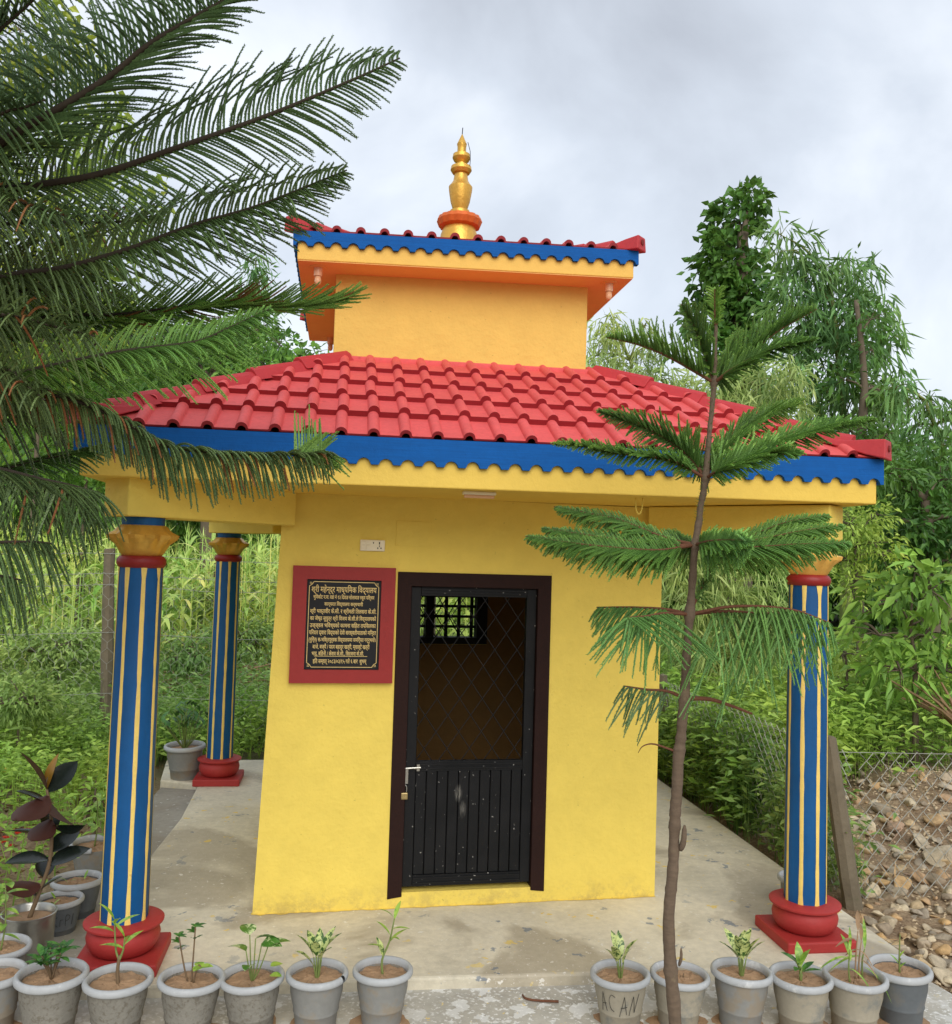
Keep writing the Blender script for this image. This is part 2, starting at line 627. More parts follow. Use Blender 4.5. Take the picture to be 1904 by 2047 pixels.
M['leaf_yellow'] = leafmat('yellow_green_leaves', [(101, 131, 41), (133, 159, 53), (165, 185, 71), (192, 206, 93)], .5, .42, gain=0.95)
M['bamboo_leaf'] = leafmat('bamboo_leaves', [(98, 125, 73), (125, 154, 89), (154, 179, 109), (181, 201, 134)], .5, .35, gain=1.12)
M['bamboo_dark'] = leafmat('dark_bamboo_leaves', [(62, 98, 57), (81, 120, 67), (105, 144, 81), (134, 170, 103)], .5, .3, gain=1.08)
M['maize'] = leafmat('maize_leaves', [(105, 147, 62), (135, 174, 75), (165, 200, 98), (197, 220, 124)], .5, .4, gain=1.25)
M['weed'] = leafmat('weed_leaves', [(72, 106, 41), (102, 140, 57), (136, 172, 74), (170, 201, 100)], .5, .4, gain=1.15)
M['weed_dark'] = leafmat('dull_weed_leaves', [(57, 87, 44), (80, 111, 55), (111, 141, 73), (149, 171, 101)], .55, .35, gain=1.2)  # duller green for the bushes and the growth round the fence
M['hill_leaf'] = leafmat('hillside_leaves', [(52, 91, 43), (69, 112, 50), (91, 136, 62), (117, 160, 74)], .6, .25, gain=0.9)
M['culm'] = paint('bamboo_culm', (122, 132, 70), .5, .2, 6, 30, .1, 30)
M['rubber_dark'] = paint('rubber_plant_leaf', (26, 34, 28), .22, .2, 9, 30, .1, 30)
M['rubber_back'] = paint('rubber_plant_leaf_back', (72, 42, 34), .5, .2, 9, 30, .1, 30)
M['rubber_gold'] = paint('young_rubber_leaf', (150, 110, 36), .4, .2, 14, 40, .1, 30)
M['stem_green'] = paint('green_stem', (116, 130, 70), .6, .15, 20, 60, 0)
M['stem_brown'] = paint('brown_stem', (112, 92, 68), .8, .15, 20, 60, 0)
M['red_flower'] = paint('red_petal', (206, 58, 40), .6, .15, 20, 60, 0)


def varieg(name, a, b, sc=60, th=.5):
    m = NT(name)
    f = m.ramp(m.noise(sc, 4, .6, dist=.6), [(th - .04, W_(0)), (th + .04, W_(1))])
    m.color(m.mix(f, lin(a), lin(b)))
    m.set(Roughness=.4)
    return m.m


M['aglaonema'] = varieg('variegated_leaf', (58, 92, 36), (186, 196, 122), 70, .48)
M['pothos'] = varieg('pothos_leaf', (74, 118, 42), (196, 206, 150), 35, .58)
M['seedling'] = varieg('seedling_leaf', (112, 152, 48), (150, 180, 72), 30, .5)
M['glossy'] = varieg('glossy_leaf', (46, 92, 34), (74, 122, 46), 30, .5)

# ------------------------------------------------------------------ setting: ground, hill, slab, path
def terrain(x, y):
    """height of the ground at x, y"""
    z = -.075
    # bank of spoil to the right of the slab
    z += .26 * math.exp(-(((x - 3.5) / .8) ** 2 + ((y - 1.3) / 1.0) ** 2))
    z += .25 * math.exp(-(((x - 5.2) / 1.6) ** 2 + ((y - 3.0) / 2.0) ** 2))
    if x > 2.6:
        z += .10 * min(1, (x - 2.6) / 2)
    if y > 12:
        z += .02 * (y - 12)
    if x < -3:
        z += .02 * (-3 - x)
    return z


def sheet(name, xs, ys, fn, m):
    a = Acc()
    V = [(x, y, fn(x, y)) for y in ys for x in xs]
    k = len(xs)
    F = [(j * k + i, j * k + i + 1, (j + 1) * k + i + 1, (j + 1) * k + i) for j in range(len(ys) - 1) for i in range(k - 1)]
    return a.add(V, F).obj(name, m, smooth=True)


xs = [-900, -400, -150, -60, -30, -18, -12] + list(np.linspace(-9, 12, 120)) + [16, 22, 34, 60, 150, 400, 900]
ys = [-60, -20, -9, -6] + list(np.linspace(-4, 12, 100)) + [15, 20, 28, 40, 70, 150, 400, 900]
hn = rng.normal(0, 1, (len(ys), len(xs)))


def ground_h(x, y):
    near = (-9 <= x <= 12 and -4 <= y <= 12)
    w = .012 * math.sin(x * 9.1 + y * 4.3) + .01 * math.sin(x * 17 - y * 13.7) if near else 0
    inside = (-2.35 < x < 2.05 and -3.5 < y < 4.2)
    t = terrain(min(max(x, -40), 30), min(y, 30))
    return (min(t, -.075) - .01 if inside else t + w)


tag(sheet('ground', xs, ys, ground_h, M['ground']), kind='structure')


def hill_h(x, y):
    d = 1 / (1 + math.exp(-(y - 62) / 13))
    r = 30 * d * math.exp(-((x + 34) / 52) ** 2)
    r += 22 * d * math.exp(-((x - 60) / 50) ** 2) * .5
    return -3 + r + 1.4 * math.sin(x * .21 + 1) * math.sin(y * .17) * d


M['hill'] = paint('hillside_grass', (70, 96, 44), .95, .3, .12, .9, .5, 2)
tag(sheet('hill', np.linspace(-140, 140, 71), np.linspace(26, 150, 42), hill_h, M['hill']), kind='structure')


def ridge_h(x, y):
    return 118 * math.exp(-((y - 640) / 110) ** 2) * (.55 + .45 * math.exp(-((x + 170) / 170) ** 2) + .07 * math.sin(x * .018) + .035 * math.sin(x * .061 + 1)) - 8


tag(sheet('distant_ridge', np.linspace(-900, 900, 81), np.linspace(420, 860, 24), ridge_h, M['hill']), kind='structure')

# the concrete floor the shrine stands on
fl = Acc()
edge = [(-1.72, -.745), (1.93, -.815), (1.935, 2.6), (1.93, 3.3), (-2.06, 3.3), (-1.98, 2.62), (-1.68, 2.5), (-1.66, 1.6), (-1.7, .9)]
fl.prism(edge, lambda x, y: (x, y, -.3), lambda x, y: (x, y, 0))
tag(bevel(fl.obj('slab_floor', M['slab']), .012), kind='structure')
fl = Acc()
fl.prism([(-2.6, -2.4), (1.92, -2.4), (1.96, -1.0), (1.925, -.80), (-1.74, -.73), (-1.76, -.5), (-2.55, -.4)],
         lambda x, y: (x, y, -.3), lambda x, y: (x, y, -.05))
tag(fl.obj('path', M['path']), kind='structure')
fl = Acc()
fl.prism([(-2.14, -.36), (-1.745, -.42), (-1.705, .9), (-1.665, 1.6), (-1.685, 2.48), (-1.96, 2.56), (-2.0, 1.6)],
         lambda x, y: (x, y, -.3), lambda x, y: (x, y, -.042))
tag(fl.obj('side_path', M['kerb']), kind='structure')

# ------------------------------------------------------------------ the shrine
shrine = tag(empty('shrine'), 'small yellow shrine with two red tiled roofs, blue trim and a gold finial', 'shrine')
WA = .05
ca, sa = math.cos(WA), math.sin(WA)


def RB(x, y, z):             # the room stands slightly askew to its columns
    return (x * ca - y * sa, x * sa + y * ca, z)


DX1, DX2, DS, DZ = -.399, .399, .077, 1.665      # door frame outside
TW = .11
ZS = 2.047                                      # soffit of the lower roof
lx = lambda z: -1.052 + .034 * z                 # the left corner leans inwards
a = Acc()
out = [(lx(0), 0.0), (DX1, 0.0), (DX1, DZ), (DX2, DZ), (DX2, 0.0), (1.008, 0.0), (1.016, ZS), (lx(ZS), ZS)]
a.prism(out, lambda u, v: RB(u, 0, v), lambda u, v: RB(u, TW, v))
a.obj('wall', M['wall'], shrine)
BY = 2.06
WX1, WX2, WZ1, WZ2 = -.30, .485, 1.12, 1.74       # the window in the far wall
a = Acc()
for x0, x1, z0, z1 in ((-1.0, WX1, 0, ZS), (WX2, 1.0, 0, ZS), (WX1, WX2, 0, WZ1), (WX1, WX2, WZ2, ZS)):
    a.box(x0, x1, BY - TW, BY, z0, z1, fn=RB)
a.obj('wall', M['wall'], shrine)
for s in (-1, 1):
    a = Acc()
    b0 = (lambda u, v: (lx(v) if s < 0 else 1.008, u, v))
    b1 = (lambda u, v: (lx(v) + TW if s < 0 else 1.008 - TW, u, v))
    a.prism([(TW + .001, 0), (BY - TW - .001, 0), (BY - TW - .001, ZS), (TW + .001, ZS)], lambda u, v: RB(*b0(u, v)), lambda u, v: RB(*b1(u, v)))
    a.obj('wall', M['wall'], shrine)
a = Acc()
a.box(DX1 + .0, DX2 - .0, .0, TW, 0, DS - .002, fn=RB)
a.obj('threshold', M['wall'], shrine)
a = Acc()
a.box(lx(0) + TW, 1.0 - TW, TW, BY - TW, .0, .012, fn=RB)
a.obj('inner_floor', M['slab'], shrine)

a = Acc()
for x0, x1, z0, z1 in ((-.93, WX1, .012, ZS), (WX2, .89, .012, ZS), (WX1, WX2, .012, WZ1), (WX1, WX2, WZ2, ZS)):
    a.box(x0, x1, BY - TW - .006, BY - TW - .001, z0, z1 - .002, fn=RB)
a.obj('inner_shade_sheet', M['inner'], shrine)  # thin sheet added on the far wall; room shade is put into its colour

# door frame, door with planks and a lattice grille
FW = .068
a = Acc()
a.prism([(DX1 - .004, .045), (DX1 + FW, .055), (DX1 + FW, DZ - FW), (DX2 - FW, DZ - FW), (DX2 - FW, .06), (DX2 + .004, .052), (DX2 + .004, DZ + .004), (DX1 - .004, DZ + .004)],
        lambda u, v: RB(u, -.006, v), lambda u, v: RB(u, .075, v))
bevel(a.obj('door_frame', M['brown'], shrine), .003)
door = empty('door', shrine)
x0, x1, z0, z1 = DX1 + FW + .0015, DX2 - FW - .0015, DS + .018, DZ - FW - .0015
st = .052
yd0, yd1 = .018, .052
a = Acc()
a.box(x0, x0 + st, yd0, yd1, z0, z1, fn=RB)
bevel(a.obj('stile', M['black'], door), .003)
a = Acc()
a.box(x1 - st, x1, yd0, yd1, z0, z1, fn=RB)
bevel(a.obj('stile', M['black'], door), .003)
ZM = .715                                         # middle rail
for zz0, zz1 in ((z0, z0 + .055), (ZM - .05, ZM), (z1 - .045, z1)):
    a = Acc()
    a.box(x0 + st + .001, x1 - st - .001, yd0 + .002, yd1 - .002, zz0, zz1, fn=RB)
    a.box(x0 + st + .001, x1 - st - .001, yd0 - .004, yd0 + .001, zz0 + .012, zz0 + .020, fn=RB)
    a.box(x0 + st + .001, x1 - st - .001, yd0 - .004, yd0 + .001, zz1 - .018, zz1 - .010, fn=RB)
    a.obj('rail', M['black'], door)
npl = 10
pw = (x1 - x0 - 2 * st - .002) / npl
for i in range(npl):
    a = Acc()
    xa = x0 + st + .001 + i * pw
    a.box(xa + .0022, xa + pw - .0022, yd0 + .007 + random.uniform(-.001, .001), yd1 - .008, z0 + .056, ZM - .051, fn=RB)
    bevel(a.obj('plank', M['black'], door), .003)
a = Acc()
a.box(x0 + st, x1 - st, yd1 - .007, yd1 - .003, z0 + .056, ZM - .051, fn=RB)
a.obj('backing_sheet', M['iron'], door)
gx0, gx1, gz0, gz1 = x0 + st, x1 - st, ZM, z1 - .045
gw, gh = gx1 - gx0, gz1 - gz0
step, slope = .118, 1.42
for sgn in (1, -1):
    k = -8
    while k < 16:
        c = gx0 + k * step
        pts = []
        for t in np.linspace(0, 1, 60):
            z = gz0 + gh * t
            x = c + (z - gz0) / slope if sgn > 0 else gx0 + gx1 - (c + (z - gz0) / slope)
            if gx0 - .004 <= x <= gx1 + .004:
                pts.append((x, z))
        if len(pts) > 2:
            a = Acc()
            a.tube([RB(p[0], yd0 + .016 + (.006 if sgn > 0 else 0), p[1]) for p in (pts[0], pts[-1])], .0024, 5)
            a.obj('grille_bar', M['iron'], door)
        k += 1
# bolt and hasp on the door
a = Acc()
a.tube([RB(x0 - .03, yd0 - .012, ZM - .032), RB(x0 + .075, yd0 - .012, ZM - .028)], .005, 8)
a.box(x0 + .055, x0 + .07, yd0 - .014, yd0 - .001, ZM - .045, ZM - .012, fn=RB)
a.box(x0 - .018, x0 + .012, yd0 - .020, yd0 - .0165, ZM - .105, ZM - .030, fn=RB)
a.obj('bolt', M['steel'], door)
# paint run along the foot of the wall
a = Acc()
xs2 = np.linspace(lx(0) - .006, 1.012, 90)
fr_ = [-.004 - abs(rng.normal(0, .006)) - .012 * max(0, math.sin(x * 7.3 + 1) * math.sin(x * 17)) for x in xs2]
V = [RB(x, .02, .0016) for x in xs2] + [RB(x, y_, .0016) for x, y_ in zip(xs2, fr_)]
a.add(V, [(i, i + 90, i + 91, i + 1) for i in range(89)])
a.obj('paint_run', M['wall'], shrine)
# window with iron grille
win = empty('window', shrine)
a = Acc()
wf = .05
out4 = [(WX1, WZ1), (WX2, WZ1), (WX2, WZ2), (WX1, WZ2)]
for bx in ((WX1 + .002, WX2 - .002, WZ1 + .002, WZ1 + wf), (WX1 + .002, WX2 - .002, WZ2 - wf, WZ2 - .002), (WX1 + .002, WX1 + wf, WZ1 + wf + .001, WZ2 - wf - .001),
           (WX2 - wf - .03, WX2 - .002, WZ1 + wf + .001, WZ2 - wf - .001), (.03, .09, WZ1 + wf + .001, WZ2 - wf - .001)):
    a.box(bx[0], bx[1], BY - TW - .015, BY - .01, bx[2], bx[3], fn=RB)
a.obj('window_frame', M['iron'], win)
for k in range(10):
    xx = .19 - 5 * .095 + k * .095
    if WX1 + wf < xx < WX2 - wf - .02 and not -.06 < xx < .1:
        a = Acc()
        a.box(xx - .012, xx + .012, BY - .052, BY - .036, WZ1 + wf, WZ2 - wf, fn=RB)
        a.obj('grille_bar', M['iron'], win)
for k in range(1, 7):
    zz = WZ1 + wf + k * .074
    a = Acc()
    a.box(WX1 + wf, WX2 - wf, BY - .066, BY - .054, zz - .010, zz + .010, fn=RB)
    a.obj('grille_bar', M['iron'], win)
for k in range(7):
    xx = WX1 + wf + k * .09
    for s in (1, -1):
        xb = xx + .3 if s > 0 else xx - .3
        if WX1 + wf - .02 <= xb <= WX2 - wf + .02:
            a = Acc()
            a.tube([RB(xx, BY - .08, WZ1 + wf), RB(xb, BY - .08, WZ2 - wf)], .004, 4)
            a.obj('grille_bar', M['iron'], win)

# plaster patch and painted loop of wire on the front
a = Acc()
a.prism([(-.421, 1.80), (-.24, 1.798), (-.238, 1.925), (-.419, 1.927)], lambda u, v: RB(u, -.004, v), lambda u, v: RB(u, .003, v))
bevel(a.obj('cover_plate', M['wall'], shrine), .002)

# lower roof: concrete deck with edge band, diagonal beams, blue scalloped board, tiles
YC = 1.028
roof1 = empty('roof', shrine, (.004 * 2.2, YC, 0))
roof1.rotation_euler = (0, -.004, 0)
E1, ZB1, ZT1 = 1.783, 2.137, 2.255


def square_ring(acc, ro, ri, z0, z1):
    """a square collar"""
    V = []
    for z in (z0, z1):
        for r_ in (ro, ri):
            V += [(-r_, -r_, z), (r_, -r_, z), (r_, r_, z), (-r_, r_, z)]
    F = []
    for i in range(4):
        j = (i + 1) % 4
        F += [(i, j, 8 + j, 8 + i), (4 + j, 4 + i, 12 + i, 12 + j), (8 + i, 8 + j, 12 + j, 12 + i), (j, i, 4 + i, 4 + j)]
    acc.add(V, F)


def scallop(n, half, zt, zb, arch_h, flat):
    pts = [(-half, zt), (-half, zb)]
    w = 2 * half / n
    for i in range(n):
        s = -half + i * w
        jit = random.uniform(-.002, .002)
        a0, a1 = s + w * flat / 2, s + w * (1 - flat / 2)
        for k in range(9):
            t = k / 8
            pts.append((a0 + (a1 - a0) * t, zb + (arch_h + jit) * math.sin(math.pi * t) ** .55))
    pts += [(half, zb), (half, zt)]
    return pts


def eaves(parent, E, zs, zb, zt, n, arch, ym, deck_top):
    """deck slab and four blue boards hung in front of its yellow edge"""
    a = Acc()
    e = E - .022
    a.box(-e, e, -e, e, zs, deck_top)
    bevel(a.obj('deck', ym, parent), .006)
    for q in range(4):
        c_, s_ = [(1, 0), (0, 1), (-1, 0), (0, -1)][q]
        f = lambda u, v, d: (c_ * u - s_ * (-d), s_ * u + c_ * (-d), v)
        h = E - (.0 if q % 2 == 0 else .0225)
        a = Acc()
        a.prism(scallop(n, h, zt, zb, arch, .34), lambda u, v: f(u, v, E), lambda u, v: f(u, v, E - .0215))
        a.obj('fascia_board', M['blue'], parent)


eaves(roof1, E1, ZS, ZB1, ZT1, 38, .027, M['fascia_yellow'], 2.2)


def tile_profile(w, roll_r, th):
    """cross-section (u, h): flat pan and a raised roll on its right edge; outer then inner line"""
    o = [(-w / 2, .002), (w / 2 - 2 * roll_r - .006, .002)]
    cx = w / 2 - roll_r
    for k in range(9):
        t = math.pi * (1 - k / 8)
        o.append((cx + roll_r * math.cos(t), .004 + roll_r * 1.0 * math.sin(t)))
    o.append((w / 2 + .004, .0))
    i = [(u, h - th) for u, h in o[:2]]
    for k in range(9):
        t = math.pi * (1 - k / 8)
        i.append((cx + (roll_r - th) * math.cos(t), -.004 + (roll_r - th) * math.sin(t)))
    i.append((w / 2 + .004, -th))
    return o, i


def tile_mesh(name, w, ln, lift, roll_r=.026, th=.013, solid=False):
    """tile lying along +v (up-slope); its lower end raised by lift to lap over the row below"""
    o, i = tile_profile(w, roll_r, th)
    if solid:                       # bedded in mortar: closed under the roll
        i = [(u, -th) for u, h in o]
    n = len(o)
    a = Acc()
    V = []
    for v, dz in ((0, lift), (ln, 0.0)):
        V += [(u, v, h + dz) for u, h in o] + [(u, v, h + dz) for u, h in i]
    F = []
    FE = []
    for k in range(n - 1):
        F += [(k, k + 1, 2 * n + k + 1, 2 * n + k), (n + k + 1, n + k, 3 * n + k, 3 * n + k + 1)]
        FE.append((k + 1, k, n + k, n + k + 1))
    F += [(0, 2 * n, 3 * n, n), (n - 1, 2 * n - 1, 4 * n - 1, 3 * n - 1)]
    a.add(V, F)
    a.F.append((np.array(FE, int), 1))       # the lower end is a darker red than the rest
    return a


def tile_roof(parent, E, z_eave, T, z_top, nrow, ncol, single_sides, rowfull=True):
    """four tiled slopes from the eave square to the inner square of half-size T"""
    run = E - T
    slope_len = math.hypot(run, z_top - z_eave)
    ang = math.atan2(z_top - z_eave, run)
    rl = slope_len / nrow
    w = 2 * (E + .004) / ncol
    lift = .026
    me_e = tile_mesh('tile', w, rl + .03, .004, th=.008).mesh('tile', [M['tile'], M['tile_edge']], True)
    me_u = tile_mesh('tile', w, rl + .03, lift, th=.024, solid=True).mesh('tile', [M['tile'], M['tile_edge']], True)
    for q_ in (me_e, me_u):
        q_.set_sharp_from_angle(angle=R(35))
    hipk = run / slope_len
    for q in range(4):
        rot = Matrix.Rotation(q * math.pi / 2, 4, 'Z')
        frame = rot @ Matrix.Translation((0, -E + .006, z_eave + .008)) @ Matrix.Rotation(ang, 4, 'X')
        rest = bmesh.new()
        for r_ in range(nrow):
            v0 = r_ * rl
            me0 = me_u if r_ else me_e
            ext = 1.0 if r_ < nrow - 1 else .97
            off = (.0, .005, -.004, .006, .002)[r_ % 5]
            for c in range(ncol + 1):
                u = -E + (c + .5) * w + off
                hw = E - v0 * hipk
                hw1 = E - (v0 + rl) * hipk
                if abs(u) - w / 2 > hw - .01:
                    continue
                cut = abs(u) + w / 2 + .01 > hw1 - .02
                jz = random.uniform(0, .002)
                loc = Matrix.Translation((u, v0, jz)) @ Matrix.Rotation(random.uniform(-.008, .008), 4, 'Z')
                if not cut and single_sides[q]:
                    link('tile', me0, parent, mw=frame @ loc)
                    continue
                bm = bmesh.new()
                bm.from_mesh(me0)
                bm.transform(loc)
                if cut:
                    for s in (-1, 1):
                        no = Vector((s, hipk, 0)).normalized()
                        bmesh.ops.bisect_plane(bm, geom=bm.verts[:] + bm.edges[:] + bm.faces[:], plane_co=(s * (E - .006), 0, 0), plane_no=no, clear_outer=True)
                if not bm.faces:
                    bm.free()
                    continue
                me = bpy.data.meshes.new('tile')
                bm.to_mesh(me)
                bm.free()
                if single_sides[q]:
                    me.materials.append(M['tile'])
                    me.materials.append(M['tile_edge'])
                    link('tile', me, parent, mw=frame)
                else:
                    rest.from_mesh(me)
                    bpy.data.meshes.remove(me)
        if not single_sides[q]:
            me = bpy.data.meshes.new('tile_field')
            rest.to_mesh(me)
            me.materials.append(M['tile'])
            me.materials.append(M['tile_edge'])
            o = link('tile_field', me, parent, mw=frame)
            o['kind'] = 'stuff'
        rest.free()
    # sheet under the tiles
    a = Acc()
    d = -.016
    V = [(-E, -E, z_eave + d), (E, -E, z_eave + d), (E, E, z_eave + d), (-E, E, z_eave + d), (-T, -T, z_top + d), (T, -T, z_top + d), (T, T, z_top + d), (-T, T, z_top + d)]
    a.add(V, [(0, 1, 5, 4), (1, 2, 6, 5), (2, 3, 7, 6), (3, 0, 4, 7), (4, 5, 6, 7)])
    a.obj('roof_bed', M['tile_in'], parent)
    return ang


def hip_caps(parent, E, z_eave, T, z_top, nrow, tip_h, big):
    for q in range(4):
        rot = Matrix.Rotation(q * math.pi / 2, 4, 'Z')
        p0 = Vector((-E, -E, z_eave))
        p1 = Vector((-T, -T, z_top))
        d = p1 - p0
        L = d.length
        d.normalize()
        side = Vector((1, -1, 0)).normalized()
        up = side.cross(d)
        if up.z < 0:
            up = -up
        for k in range(nrow):
            s0 = L * (k / nrow) + (.16 if k == 0 else -.02)
            s1 = L * ((k + 1) / nrow) + .02
            a = Acc()
            hw = .062
            for (s, lf, hh) in ():
                pass
            V = []
            for s, lf in ((s0, .034), (s1, .012)):
                c = p0 + d * s
                for uu, hh in ((-hw, -.030), (-hw * .55, .020), (-hw * .2, .036), (hw * .2, .036), (hw * .55, .020), (hw, -.030), (hw * .5, -.012), (-hw * .5, -.012)):
                    V.append(rot @ (c + side * uu + up * (hh + lf)))
            n = 8
            F = [(i, (i + 1) % n, n + (i + 1) % n, n + i) for i in range(n)] + [tuple(range(n))[::-1], tuple(range(n, 2 * n))]
            a.add(V, F)
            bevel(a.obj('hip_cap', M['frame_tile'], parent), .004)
        # upswept corner piece with an open socket at its end
        a = Acc()
        V = []
        prof = ((-.02, tip_h, 1.0), (.06, tip_h * .8, 1.0), (.16, tip_h * .42, 1.0), (.30 if big else .24, tip_h * .18, .95))
        for s, hh, k in prof:
            c = p0 + d * max(s, 0) + Vector((-1, -1, 0)).normalized() * (.02 if s < 0 else 0)
            c.z = z_eave + max(s, 0) * d.z
            w = (.07 if big else .052) * k
            V += [rot @ (c + side * w + Vector((0, 0, -.004))), rot @ (c + side * w * .8 + Vector((0, 0, hh))),
                  rot @ (c - side * w * .8 + Vector((0, 0, hh))), rot @ (c - side * w + Vector((0, 0, -.004)))]
        F = [(0, 1, 2, 3), (12, 15, 14, 13)]
        for i in range(3):
            for j in range(4):
                k = (j + 1) % 4
                F.append((4 * i + j, 4 * i + 4 + j, 4 * i + 4 + k, 4 * i + k))
        a.add(V, F)
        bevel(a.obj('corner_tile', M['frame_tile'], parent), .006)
        c = rot @ (p0 + Vector((-1, -1, 0)).normalized() * .022 + Vector((0, 0, tip_h * .55)))
        dd = rot @ Vector((-1, -1, 0)).normalized()
        a = Acc()
        a.tube([c - dd * .01, c + dd * .004], [.016, .016], 12)
        a.obj('socket_hole', M['tile_in'], parent)


T1, ZTOP1 = .707, 2.805
tile_roof(roof1, E1, ZT1 - .004, T1 - .01, ZTOP1, 5, 26, (True, False, False, True))
hip_caps(roof1, E1, ZT1, T1, ZTOP1, 5, .088, True)
# mortar fillet where the tiles meet the tower
a = Acc()
square_ring(a, T1 + .03, T1 - .01, ZTOP1 - .05, ZTOP1 + .022)
bevel(a.obj('mortar_fillet', M['tile'], roof1), .01)

# tower
TO = -.066
tower = empty('tower', shrine, (TO, YC, 0))
ZR, ZRB, ZRT = 3.293, 3.362, 3.44
a = Acc()
a.box(-T1, T1, -T1, T1, 2.5, ZR + .03)
bevel(a.obj('tower_wall', M['tower'], tower), .006)
roof2 = empty('roof', shrine, (TO + .021 * 3.38, YC, 0))      # turned about its own height
roof2.rotation_euler = (0, -.021, 0)
R2 = .93
e = R2 - .022
a = Acc()
a.box(-e, e, -e, e, ZR, ZRB + .05)
bevel(a.obj('deck', M['fascia_tower'], roof2), .005)
a = Acc()
a.box(-e + .004, e - .004, -e + .004, e - .004, ZR - .004, ZR - .0005)
a.obj('soffit', M['soffit'], roof2)
for q in range(4):
    c_, s_ = [(1, 0), (0, 1), (-1, 0), (0, -1)][q]
    f = lambda u, v, d: (c_ * u + s_ * d, s_ * u - c_ * d, v)
    h = R2 - (.0 if q % 2 == 0 else .0225)
    a = Acc()
    a.prism(scallop(21, h, ZRT, ZRB, .026, .3), lambda u, v: f(u, v, R2), lambda u, v: f(u, v, R2 - .0215))
    a.obj('fascia_board', M['blue'], roof2)
tile_roof(roof2, R2, ZRT - .004, .16, ZRT + .11, 3, 15, (True, False, False, False))
hip_caps(roof2, R2, ZRT, .16, ZRT + .11, 3, .075, False)
# finial
a = Acc()
FX = .045
fb = 3.575
a.lathe([(.135, fb), (.13, fb + .12), (.118, fb + .22), (.10, fb + .27)], 28)
a.lathe([(.062, fb + .355), (.062, fb + .38), (.045, fb + .386), (.048, fb + .395), (.062, fb + .44), (.074, fb + .51), (.076, fb + .535), (.06, fb + .555), (.048, fb + .575),
         (.042, fb + .615), (.042, fb + .62), (.03, fb + .64), (.03, fb + .70)], 28)
a.lathe([(.03, fb + .62), (.055, fb + .625), (.068, fb + .645), (.064, fb + .668), (.04, fb + .675)], 28)
a.lathe([(.028, fb + .69), (.048, fb + .705), (.058, fb + .725), (.054, fb + .748), (.036, fb + .758), (.028, fb + .762), (.028, fb + .80), (.03, fb + .805), (.031, fb + .815)], 24)
a.lathe([(.032, fb + .816), (.001, fb + .885)], 20)
fin = a.obj('finial', M['gold'], shrine, smooth=True, loc=(TO + FX, YC, 0), angle=35)
a = Acc()
pet = lambda an, z: 1 + .055 * abs(math.sin(an * 8))
a.lathe([(.09, fb + .26), (.125, fb + .275), (.138, fb + .31), (.128, fb + .335), (.09, fb + .345), (.06, fb + .356)], 64, wob=pet)
a.obj('lotus_ring', M['gold_orange'], fin, smooth=True, angle=40)
a = Acc()
a.tube([(0, 0, fb + .88), (.002, 0, fb + .925)], .003, 6)
a.obj('spike', M['iron'], fin)
a = Acc()
a.tube([(.034, -.03, fb + .82), (.05, -.035, fb + .76), (.052, -.04, fb + .70), (.05, -.04, fb + .66)], .0022, 5)
a.obj('earth_wire', M['iron'], fin)

# corner beams and columns
CX, CY0, CY1 = 1.5446, -.5167, 2.5725
ZBM = 1.882
for sx, cy, wy in ((-1, CY0, 0), (1, CY0, 0), (-1, CY1, BY), (1, CY1, BY)):
    pa = Vector((sx * CX, cy, 0))
    pb = Vector((*RB(sx * 1.0, wy, 0)[:2], 0))
    d = (pb - pa).normalized()
    n_ = Vector((-d.y, d.x, 0))
    pa2 = pa - d * .13
    pb2 = pb + d * .02
    a = Acc()
    a.prism([(-.105, ZBM), (.105, ZBM), (.105, ZS + .001), (-.105, ZS + .001)], lambda u, v: tuple(pa2 + n_ * u + Vector((0, 0, v))), lambda u, v: tuple(pb2 + n_ * u + Vector((0, 0, v))))
    bevel(a.obj('beam', M['wall'], shrine), .008)


